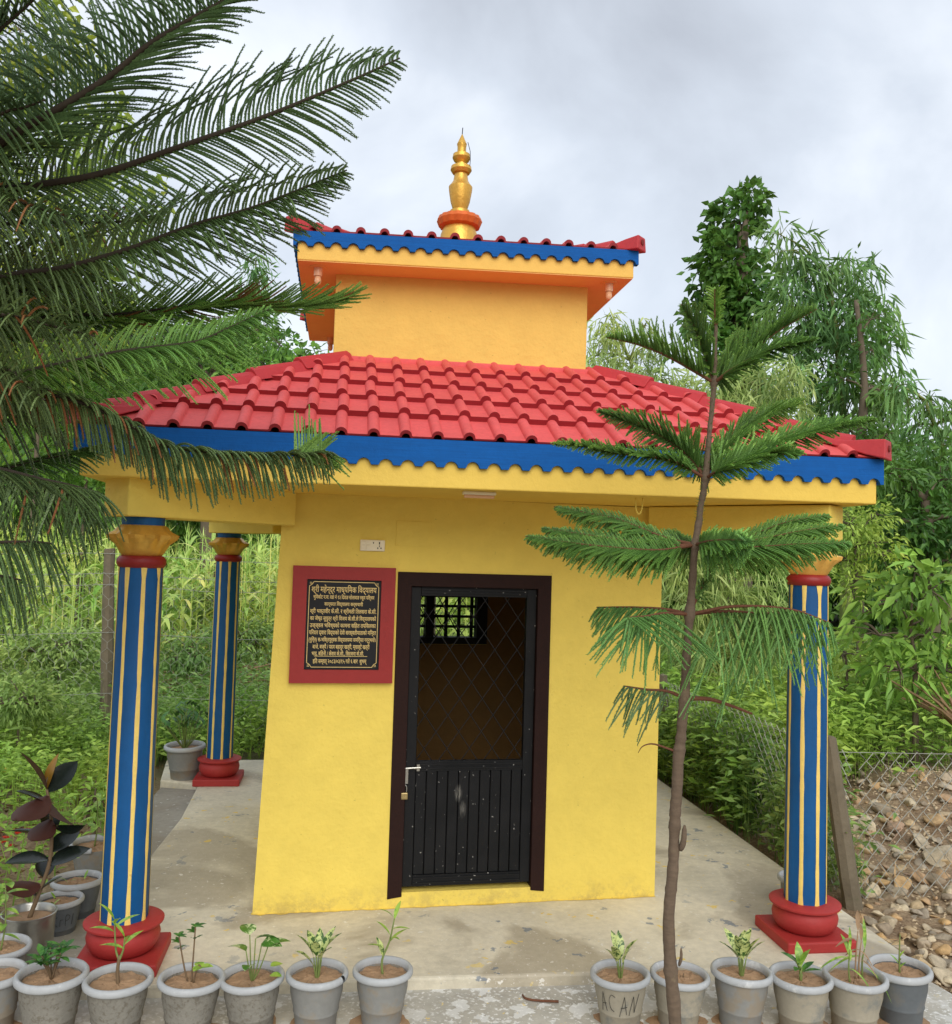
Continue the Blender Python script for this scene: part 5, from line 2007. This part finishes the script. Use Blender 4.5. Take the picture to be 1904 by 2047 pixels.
for k in range(60):
    x, y = r3.uniform(3.2, 4.8), r3.uniform(-1.2, 2.9)
    pos.append((Vector((x, y, terrain(x, y))), r3.uniform(.02, .07)))
for P, s in pos:
    o = link('rubble_stone', r3.choice(ROCKS))
    o.location = (P.x, P.y, terrain(P.x, P.y) + s * .22)
    o.rotation_euler = (r3.uniform(-.5, .5), r3.uniform(-.5, .5), r3.uniform(0, 6.28))
    o.scale = (s * r3.uniform(.8, 1.25), s * r3.uniform(.8, 1.2), s * r3.uniform(.7, 1.1))
    tag(o, 'broken tan and grey building stone in the rubble by the chain link fence', 'stone', 'rubble stones by the fence')
acc = Acc()
for k in range(9000):
    x, y = r3.uniform(1.98, 5.0), r3.uniform(-2.2, 3.2)
    if x < 2.1 and y > -.6:
        continue
    s = r3.uniform(.004, .017)
    c = Vector((x, y, terrain(x, y) + s * .3))
    q = Matrix.Rotation(r3.uniform(0, 6.28), 3, 'Z') @ Matrix.Rotation(r3.uniform(-.6, .6), 3, 'X')
    V = [tuple(c + q @ Vector(v) * s) for v in ((1, 0, 0), (-.8, .4, 0), (0, -1, .1), (.1, .9, -.1), (.1, 0, .6), (0, 0, -.5))]
    acc.add(V, [(0, 3, 4), (3, 1, 4), (1, 2, 4), (2, 0, 4), (3, 0, 5), (1, 3, 5), (2, 1, 5), (0, 2, 5)])
tag(acc.obj('gravel', M['gravel']), 'loose gravel and chips between the rubble stones', 'gravel', kind='stuff')

# painted stone and litter on the left
P = onz(12, 1556, -.03)
yr = link('painted_stone', rock_mesh(300, .6).copy())
yr.data.materials.clear()
yr.data.materials.append(M['fascia_yellow'])
yr.location = (P.x - .05, P.y, .0)
yr.scale = (.11, .10, .10)
tag(yr, 'yellow painted stone among weeds at the left edge', 'stone')
n = 1700
lp = np.stack([rng.uniform(-5.5, -1.9, n), rng.uniform(-.6, 3.3, n), np.full(n, -.055)], 1)
lp = lp[(lp[:, 0] < -2.15) | (lp[:, 1] > 2.8)]
lp[:, 2] += [terrain(x, y) + .075 for x, y in lp[:, :2]]
acc = Acc()
ang = rng.uniform(0, 6.28, len(lp))
V, F = leaves(lp, np.stack([np.cos(ang), np.sin(ang), rng.uniform(-.1, .35, len(lp))], 1), rng.uniform(.03, .075, len(lp)), rng.uniform(.012, .03, len(lp)), .5, 0, 1.2)
acc.add(V, F)
M['litter'] = leafmat('leaf_litter', [(96, 70, 48), (132, 100, 70), (164, 132, 96), (120, 84, 56)], .8, .1)
tag(acc.obj('leaf_litter', M['litter']), 'dry brown fallen leaves on bare soil left of the shrine', 'leaves', kind='stuff')
acc = Acc()
fp = np.array([tuple(on_terrain(x, y)) for x, y in ((8, 1690), (14, 1682), (3, 1728), (32, 1668), (40, 1672), (55, 1665), (183, 1560), (20, 1700), (76, 1420), (84, 1412))])
fp[:, 2] += .02
for k in range(5):
    an = k * 1.256 + rng.uniform(0, 1, len(fp))
    V, F = leaves(fp, np.stack([np.cos(an), np.sin(an), np.full(len(fp), .4)], 1), .035, .022, .2, .1)
    acc.add(V, F)
tag(acc.obj('fallen_flowers', M['red_flower']), 'small red fallen flowers on soil at the left edge', 'flowers', kind='stuff')

# ------------------------------------------------------------------ trees and bushes
def cluster_points(g, c, rad, n, twigs, spread=.28):
    """leaf points gathered round twig ends on the outside of a lump"""
    v = nrm(g.normal(0, 1, (twigs, 3)))
    rr = g.uniform(.55, 1.08, (twigs, 1))
    tw_ = v * rr
    k = g.integers(0, twigs, n)
    p = tw_[k] + g.normal(0, spread, (n, 3)) * .8
    return c + p * rad, nrm(p + g.normal(0, .25, (n, 3))), c + tw_ * rad


def foliage_px(name, label, cat, Z, trunk, blobs, L, Wd, dens, mat, style='broad', seed=0, group=None, trunk_r=.10, bark='bark_far', depth=.9, kind=None, upb=.6, twigs=22, zbase=None):
    """tree or bush; lumps given as seen in the photograph (x, y, rx, ry) at Z metres, with real depth"""
    g = np.random.default_rng(seed)
    root = tag(empty(name), label, cat, group)
    k = Z / FPX
    acc = Acc()
    wood = Acc()
    tb = [np.array(at(x, y, Z)) for x, y in trunk]
    b0 = tb[0].copy()
    b0[2] = terrain(b0[0], b0[1]) - .1
    tpts = spline([b0] + tb[1:] if len(tb) > 1 else [b0, tb[0]], 14)
    wood.tube(tpts, np.linspace(trunk_r, trunk_r * .35, 14), 8)
    for i, bl in enumerate(blobs):
        x, y, rx, ry = bl[:4]
        zo = bl[4] if len(bl) > 4 else g.uniform(-.5, .5) * rx * k
        c = np.array(at(x, y, Z + zo))
        rad = np.array([rx * k, rx * k * depth, ry * k])
        n = int(5.5 * dens * (rad[0] * rad[2] + rad[0] * rad[1]) / (L * Wd))
        p, d, tw_ = cluster_points(g, c, rad, n, twigs)
        if style == 'broad':
            dd = d * .8 + np.array([0, 0, -.35]) + g.normal(0, .35, d.shape)
            V, F = leaves(p, dd, L * g.uniform(.65, 1.2, n), Wd * g.uniform(.7, 1.15, n), .18, .15, upb)
        elif style == 'bamboo':
            dd = d * .45 + np.array([0, 0, -.75]) + g.normal(0, .42, d.shape)
            V, F = leaves(p, dd, L * g.uniform(.6, 1.25, n), Wd * g.uniform(.75, 1.2, n), .12, .18, .3, .35)
        acc.add(V, F)
        j = int(np.argmin(np.linalg.norm(tpts - c, axis=1) + (tpts[:, 2] > c[2]) * .5))
        mid = (tpts[j] + c) / 2 + np.array([0, 0, .12 * np.linalg.norm(c - tpts[j])])
        q = spline([tpts[j], mid, c], 8)
        wood.tube(q, np.linspace(max(trunk_r * .35, .008), .006, 8), 5)
        for t_ in tw_[::3]:
            wood.tube([c, (c + t_) / 2 + np.array([0, 0, .02]), t_], [.008, .006, .003], 3, cap=False)
    wood.obj('trunk', M[bark], root, smooth=True)
    acc.obj('crown', M[mat], root)
    if kind:
        root['kind'] = kind
    return root


GT = 'trees behind the shrine'
foliage_px('vine_covered_tree', 'tall dark tree trunk smothered in climbing vine, standing highest on the right', 'tree', 17, [(1480, 1150), (1475, 800), (1485, 500)],
           [(1500, 398, 30, 26), (1478, 440, 50, 42), (1470, 500, 60, 55), (1488, 560, 54, 52), (1428, 575, 46, 42), (1436, 640, 58, 48), (1500, 625, 45, 55), (1466, 700, 55, 60), (1480, 780, 50, 60), (1452, 530, 50, 50)],
             .20, .14, 4.2, 'leaf_dark', seed=201, group=GT, trunk_r=.3)
foliage_px('bamboo_clump', 'tall dark bamboo clump drooping right of the vine covered tree', 'bamboo', 14, [(1690, 1150), (1690, 900), (1660, 560)],
           [(1562, 470, 34, 30), (1590, 500, 44, 34), (1610, 560, 60, 46), (1665, 545, 50, 36), (1712, 548, 46, 40), (1740, 610, 46, 38), (1690, 640, 80, 60), (1640, 640, 60, 60), (1650, 720, 80, 70), (1720, 740, 80, 70), (1772, 670, 34, 26),
            (1700, 830, 90, 80), (1640, 880, 70, 60), (1765, 830, 40, 60), (1600, 760, 60, 60), (1590, 620, 60, 60)],
           .30, .045, 1.5, 'bamboo_dark', 'bamboo', 202, GT, .09, 'culm')
foliage_px('slim_tree', 'slim pale trunked tree with dark leaves standing in front of the bamboo', 'tree', 13, [(1715, 1100), (1722, 900), (1728, 760), (1712, 600)],
           [(1745, 700, 40, 30), (1760, 780, 40, 34), (1690, 760, 34, 26), (1770, 870, 40, 40), (1740, 640, 36, 26), (1700, 860, 50, 30)], .16, .06, 1.0, 'leaf_dark', seed=203, group=GT, trunk_r=.09)
foliage_px('bamboo_clump', 'bamboo sprays hanging into the sky at the right edge', 'bamboo', 12, [(1900, 1150), (1890, 950), (1850, 800)],
           [(1790, 775, 30, 22), (1815, 800, 36, 26), (1860, 800, 40, 22), (1885, 840, 44, 36), (1835, 850, 44, 34), (1910, 890, 50, 50), (1860, 900, 50, 40)], .26, .042, 1.0, 'bamboo_dark', 'bamboo', 204, GT, .06, 'culm')
foliage_px('bamboo_clump', 'pale feathery bamboo just right of the upper tower wall', 'bamboo', 12, [(1300, 1150), (1290, 900), (1260, 720)],
           [(1208, 650, 30, 26), (1232, 668, 26, 26), (1195, 710, 40, 46), (1288, 655, 12, 22), (1300, 690, 26, 22), (1240, 745, 70, 48), (1320, 760, 60, 40), (1210, 800, 60, 60), (1330, 830, 80, 60), (1260, 860, 70, 60)],
           .22, .024, 1.35, 'bamboo_leaf', 'bamboo', 205, GT, .05, 'culm', twigs=34)
foliage_px('bamboo_clump', 'pale feathery bamboo behind the top of the sapling', 'bamboo', 11.5, [(1480, 1150), (1480, 900), (1470, 780)],
           [(1400, 790, 50, 40), (1450, 790, 60, 46), (1520, 770, 60, 50), (1560, 830, 66, 60), (1480, 860, 80, 60), (1400, 860, 60, 60), (1600, 900, 60, 50), (1540, 930, 80, 50), (1580, 760, 40, 40)],
           .22, .024, 1.35, 'bamboo_leaf', 'bamboo', 206, GT, .05, 'culm', twigs=34)
foliage_px('bamboo_clump', 'low pale bamboo thicket behind the right column and sapling trunk', 'bamboo', 9, [(1440, 1420), (1440, 1250), (1450, 1120)],
           [(1360, 1120, 50, 50), (1430, 1110, 60, 50), (1500, 1130, 60, 60), (1370, 1210, 60, 60), (1450, 1220, 80, 60), (1530, 1230, 60, 70), (1380, 1300, 60, 50), (1470, 1310, 80, 50), (1410, 1040, 60, 50), (1530, 1050, 70, 50), (1350, 1370, 40, 40), (1610, 1110, 40, 50)],
           .20, .018, 1.25, 'bamboo_leaf', 'bamboo', 207, GT, .04, 'culm', twigs=34)
foliage_px('broadleaf_tree', 'dense dark green tree at the right edge beyond the eave', 'tree', 11, [(1860, 1400), (1860, 1150), (1850, 1000)],
           [(1800, 980, 90, 60), (1880, 960, 80, 70), (1760, 940, 60, 40), (1850, 1060, 100, 60), (1920, 1040, 80, 80), (1780, 1040, 70, 50), (1900, 1120, 80, 60), (1810, 1110, 70, 40)],
           .15, .06, 1.7, 'leaf_dark', seed=208, group=GT, trunk_r=.14)
foliage_px('leafy_shrub', 'light green ferny shrub right of the right column capital', 'shrub', 9.5, [(1720, 1400), (1715, 1200), (1710, 1100)],
           [(1700, 1050, 50, 34), (1745, 1030, 40, 30), (1725, 1090, 60, 34), (1690, 1120, 40, 30), (1760, 1110, 40, 40), (1705, 1170, 40, 40)], .075, .026, 1.2, 'leaf_light', seed=209, group='shrubs beyond the chain link fence', trunk_r=.03)
foliage_px('leafy_shrub', 'broad leaved glossy green shrub beyond the rubble at the right edge', 'shrub', 7.2, [(1830, 1500), (1830, 1350), (1820, 1250)],
           [(1790, 1200, 80, 50), (1860, 1180, 80, 50), (1760, 1270, 60, 50), (1850, 1270, 90, 60), (1910, 1240, 60, 60), (1800, 1340, 70, 40), (1890, 1340, 70, 50), (1830, 1140, 50, 30)],
           .17, .06, 1.05, 'leaf_mid', seed=210, group='shrubs beyond the chain link fence', trunk_r=.03)
foliage_px('leafy_shrub', 'pale broad leaved plants close behind the right column', 'shrub', 7.6, [(1700, 1480), (1695, 1380), (1690, 1300)],
           [(1680, 1310, 36, 36), (1715, 1340, 40, 36), (1690, 1380, 40, 30), (1740, 1400, 50, 34)], .16, .06, .9, 'leaf_light', seed=211, group='shrubs beyond the chain link fence', trunk_r=.02)
# left side
foliage_px('broadleaf_tree', 'yellow green broadleaf tree behind the large pine', 'tree', 15, [(60, 1120), (80, 800), (110, 400)],
           [(110, 170, 110, 110), (40, 60, 100, 90), (50, 330, 140, 120), (190, 300, 80, 70), (200, 420, 110, 80), (60, 520, 130, 110), (170, 590, 110, 80), (280, 350, 40, 36), (60, 680, 130, 90)],
           .22, .11, 1.15, 'leaf_yellow', seed=220, group=GT, trunk_r=.05, twigs=30)
foliage_px('broadleaf_tree', 'dense green tree behind the left eave below the pine boughs', 'tree', 17, [(160, 1120), (170, 1000), (180, 860)],
           [(120, 800, 120, 80), (250, 770, 90, 60), (60, 900, 120, 90), (180, 880, 110, 70), (300, 840, 90, 60), (120, 990, 130, 60)],
           .22, .09, 1.3, 'leaf_mid', seed=221, group=GT, trunk_r=.05)
foliage_px('broadleaf_tree', 'light leaved tree just left of the upper tower', 'tree', 15, [(580, 1100), (585, 850), (590, 740)],
           [(560, 690, 50, 26), (620, 710, 46, 24), (520, 720, 50, 30), (600, 760, 70, 40), (500, 770, 60, 40)], .17, .075, 1.3, 'leaf_mid', seed=222, group=GT, trunk_r=.14)
foliage_px('broadleaf_tree', 'dark green tree behind the left slope of the lower roof', 'tree', 17, [(420, 1100), (420, 900), (420, 760)],
           [(380, 720, 80, 50), (450, 690, 70, 50), (330, 760, 80, 50), (480, 740, 70, 50), (410, 790, 100, 50), (530, 650, 40, 30)], .18, .08, 1.5, 'leaf_dark', seed=223, group=GT, trunk_r=.18)
foliage_px('bamboo_clump', 'distant bamboo plume rising above the hillside left of the upper roof', 'bamboo', 24, [(512, 1000), (512, 700), (512, 540)],
           [(512, 520, 26, 30), (500, 560, 28, 30), (525, 560, 24, 30), (512, 610, 34, 36)], .34, .06, 1.2, 'bamboo_dark', 'bamboo', 224, GT, .08, 'culm')
foliage_px('broadleaf_tree', 'dark tree seen between the two left columns above the maize', 'tree', 20, [(440, 1110), (440, 1080), (440, 1040)],
           [(380, 1030, 70, 40), (460, 1020, 70, 44), (530, 1040, 60, 36), (330, 1050, 60, 30), (420, 970, 90, 50)], .16, .08, 1.5, 'leaf_dark', seed=225, group=GT, trunk_r=.15)
for k, (x, y, Z_, rx, ry, lab) in enumerate(((375, 1300, 9.5, 60, 34, 'dark round bush beyond the wire fence between the left columns'), (480, 1270, 11, 60, 40, 'pale bush beyond the wire fence near the yellow wall'),
                                             (120, 1290, 10, 90, 34, 'low bush beyond the wire fence left of the fence post'), (40, 1390, 7.5, 60, 40, 'tangled bush in front of the wire fence at the left edge'),
                                             (190, 1600, 5.3, 22, 40, 'leafy weed bush behind the front left column'), (430, 1200, 13, 50, 30, 'small dark bush at the edge of the maize'))):
    foliage_px('bush', lab, 'bush', Z_, [(x, y + ry), (x, y + ry * .4)], [(x, y, rx, ry), (x - rx * .5, y + ry * .4, rx * .7, ry * .8), (x + rx * .5, y + ry * .4, rx * .7, ry * .8)],
               .075, .03, 1.5, 'weed_dark' if k != 4 else 'weed', seed=240 + k, group='bushes left of the shrine', trunk_r=.02)

# maize field
g = np.random.default_rng(31)
acc = Acc()
n = 900
px_ = np.stack([g.uniform(-13, 3.5, n), g.uniform(6.6, 17, n)], 1)
hs = g.uniform(1.35, 1.95, n) + (px_[:, 1] - 6.6) * .03
for i in range(0):
    pass
for k in range(11):
    f = .18 + .075 * k
    an = (k % 2) * math.pi + g.normal(0, .5, n) + np.arange(n) * 1.7
    base = np.stack([px_[:, 0], px_[:, 1], -.07 + hs * f], 1)
    d = np.stack([np.cos(an) * .75, np.sin(an) * .75, np.full(n, .85)], 1)
    V, F = blade(base, d, g.uniform(.45, .75, n), g.uniform(.05, .075, n), g.uniform(.45, .85, n), 5)
    acc.add(V, F)
V, F = leaves(np.repeat(np.stack([px_[:, 0], px_[:, 1], -.07 + hs], 1), 5, 0), np.concatenate([g.normal(0, .35, (n * 5, 2)), np.ones((n * 5, 1))], 1), .22, .012, 0, 0)
acc.add(V, F)
for i in range(n):
    acc.tube([(px_[i, 0], px_[i, 1], -.1), (px_[i, 0], px_[i, 1], hs[i])], [.013, .006], 3, cap=False)
tag(acc.obj('maize_field', M['maize']), 'field of tall maize behind the wire fence on the left', 'maize', kind='stuff')


def weeds(name, label, mat, regions, seed, hmin=.15, hmax=.45, L=.05, Wd=.02, per=16):
    g = np.random.default_rng(seed)
    acc = Acc()
    for x0_, x1_, y0_, y1_, n in regions:
        x, y = g.uniform(x0_, x1_, n), g.uniform(y0_, y1_, n)
        ok = ~((x > -2.15) & (x < 2.0) & (y < 3.45))
        ok &= ~((x > 2.28) & (x < 5.2) & (y < 1.75 - .3 * np.abs(x - 3.3)) & (g.random(n) < .95))
        x, y = x[ok], y[ok]
        n = len(x)
        z = np.array([terrain(a_, b_) for a_, b_ in zip(x, y)])
        clump = .5 + .5 * np.sin(x * 2.1 + np.sin(y * 1.7) * 2) * np.sin(y * 2.4 + 1)
        h = (hmin + (hmax - hmin) * (.35 + .65 * clump)) * g.uniform(.6, 1.2, n)
        for k in range(per):
            f = g.uniform(.12, 1, n)
            off = g.normal(0, .055, (n, 2)) * (.5 + f[:, None])
            p = np.stack([x + off[:, 0], y + off[:, 1], z + h * f], 1)
            an = g.uniform(0, 6.28, n)
            d = np.stack([np.cos(an), np.sin(an), g.uniform(-.3, .7, n)], 1)
            V, F = leaves(p, d, L * g.uniform(.6, 1.5, n), Wd * g.uniform(.7, 1.4, n), .18, .15, .9)
            acc.add(V, F)
        for k in range(2):
            top = np.stack([x + g.normal(0, .05, n), y + g.normal(0, .05, n), z + h], 1)
            b = np.stack([x, y, z], 1)
            s_ = np.array([.003, .002, 0])
            acc.add(np.stack([b - s_, b + s_, top], 1).reshape(-1, 3), np.arange(n * 3).reshape(-1, 3))
    return tag(acc.obj(name, M[mat]), label, 'weeds', kind='stuff')


weeds('weeds', 'bright green weeds covering the bank beyond the chain link fence', 'weed',
      [(2.0, 9, 1.2, 8.5, 3700), (2.0, 3.4, 1.2, 4, 700), (1.2, 2.4, 3.5, 9, 600)], 51, .32, .85, .08, .03, 18)
weeds('weeds', 'low green weeds on the ground left of the slab', 'weed',
      [(-7, -2.0, 1.9, 6.6, 2600), (-2.2, 1.0, 3.4, 6.8, 1000), (-4.5, -2.15, -.2, 2, 130)], 52, .14, .48, .065, .026, 15)
weeds('weeds', 'tangled duller growth around the wire fence', 'weed_dark',
      [(-8, -2.0, 3.2, 6.8, 1300), (-2.1, 1.6, 4.0, 7.0, 700), (2.0, 2.3, .15, 3.2, 260), (2.0, 3.0, 1.2, 5, 300), (4, 9, 3, 9, 600)], 53, .3, .8, .075, .025, 16)
# heap of dry sticks by the fence
acc = Acc()
c0 = at(455, 1372, 10.2)
for k in range(75):
    an = rng.normal(.25, .35)
    L_ = rng.uniform(.5, 1.5)
    c = Vector((c0.x + rng.normal(0, .45), c0.y + rng.normal(0, .3), max(.05, c0.z + rng.normal(0, .10))))
    d = Vector((math.cos(an) * L_ / 2, rng.normal(0, .15), math.sin(an) * L_ / 2 * .4))
    acc.tube([c - d, c + d * .1 + Vector((0, 0, rng.normal(0, .03))), c + d], [.010, .008, .004], 4)
tag(acc.obj('brush_heap', M['dead_twig']), 'heap of dry sticks beyond the far left column', 'sticks', kind='stuff')
acc = Acc()
c0 = at(1880, 1420, 7)
for k in range(12):
    d = Vector((rng.normal(-.2, .2), rng.normal(0, .2), rng.uniform(.05, .35)))
    acc.tube([c0 + Vector((.2, 0, -.15)), c0 + Vector((.1, 0, -.05)) + d * .5, c0 + d], [.022, .012, .004], 5)
tag(acc.obj('dead_branch', M['dead_twig']), 'bare dead branch above the rubble at the right edge', 'branch')

# far wood on the hillside and behind the trees
def far_wood(name, label, spots, mat, seed, L, Wd, per):
    g = np.random.default_rng(seed)
    acc = Acc()
    for x, y, z, r_, h in spots:
        for j in range(3):
            c = np.array([x + g.normal(0, r_ * .35), y + g.normal(0, r_ * .35), z + h * (.35 + .22 * j)])
            rad = np.array([r_, r_, h * .33]) * g.uniform(.7, 1.05)
            p, d, tw_ = cluster_points(g, c, rad, per, 16)
            V, F = leaves(p, d * .8 + np.array([0, 0, -.3]) + g.normal(0, .35, d.shape), L * g.uniform(.6, 1.3, per), Wd * g.uniform(.7, 1.2, per), .18, .15)
            acc.add(V, F)
        acc.tube([(x, y, z - .5), (x, y, z + h * .5)], [.12, .06], 4, cap=False)
    return tag(acc.obj(name, M[mat]), label, 'wood', kind='stuff')


g = np.random.default_rng(77)
sp1 = []
for k in range(330):
    x, y = g.uniform(-62, 22), g.uniform(40, 100)
    if g.random() < .18:
        continue
    r_ = g.uniform(1.1, 2.6)
    sp1.append((x, y, hill_h(x, y) - .4, r_, r_ * g.uniform(1.5, 2.4)))
far_wood('hillside_wood', 'wooded green hillside rising behind the shrine on the left', sp1, 'hill_leaf', 78, .55, .34, 95)
sp2 = []
for k in range(46):
    x, y = g.uniform(-26, 4), g.uniform(19, 27)
    sp2.append((x, y, terrain(x, y), g.uniform(1.2, 2.0), g.uniform(2.4, 4.2)))
for k in range(46):
    x, y = g.uniform(3.5, 26), g.uniform(15, 24)
    sp2.append((x, y, terrain(x, y), g.uniform(1.2, 2.0), g.uniform(3.5, 5.6)))
far_wood('background_wood', 'dark mass of trees and undergrowth behind the field', sp2, 'leaf_dark', 79, .28, .15, 420)
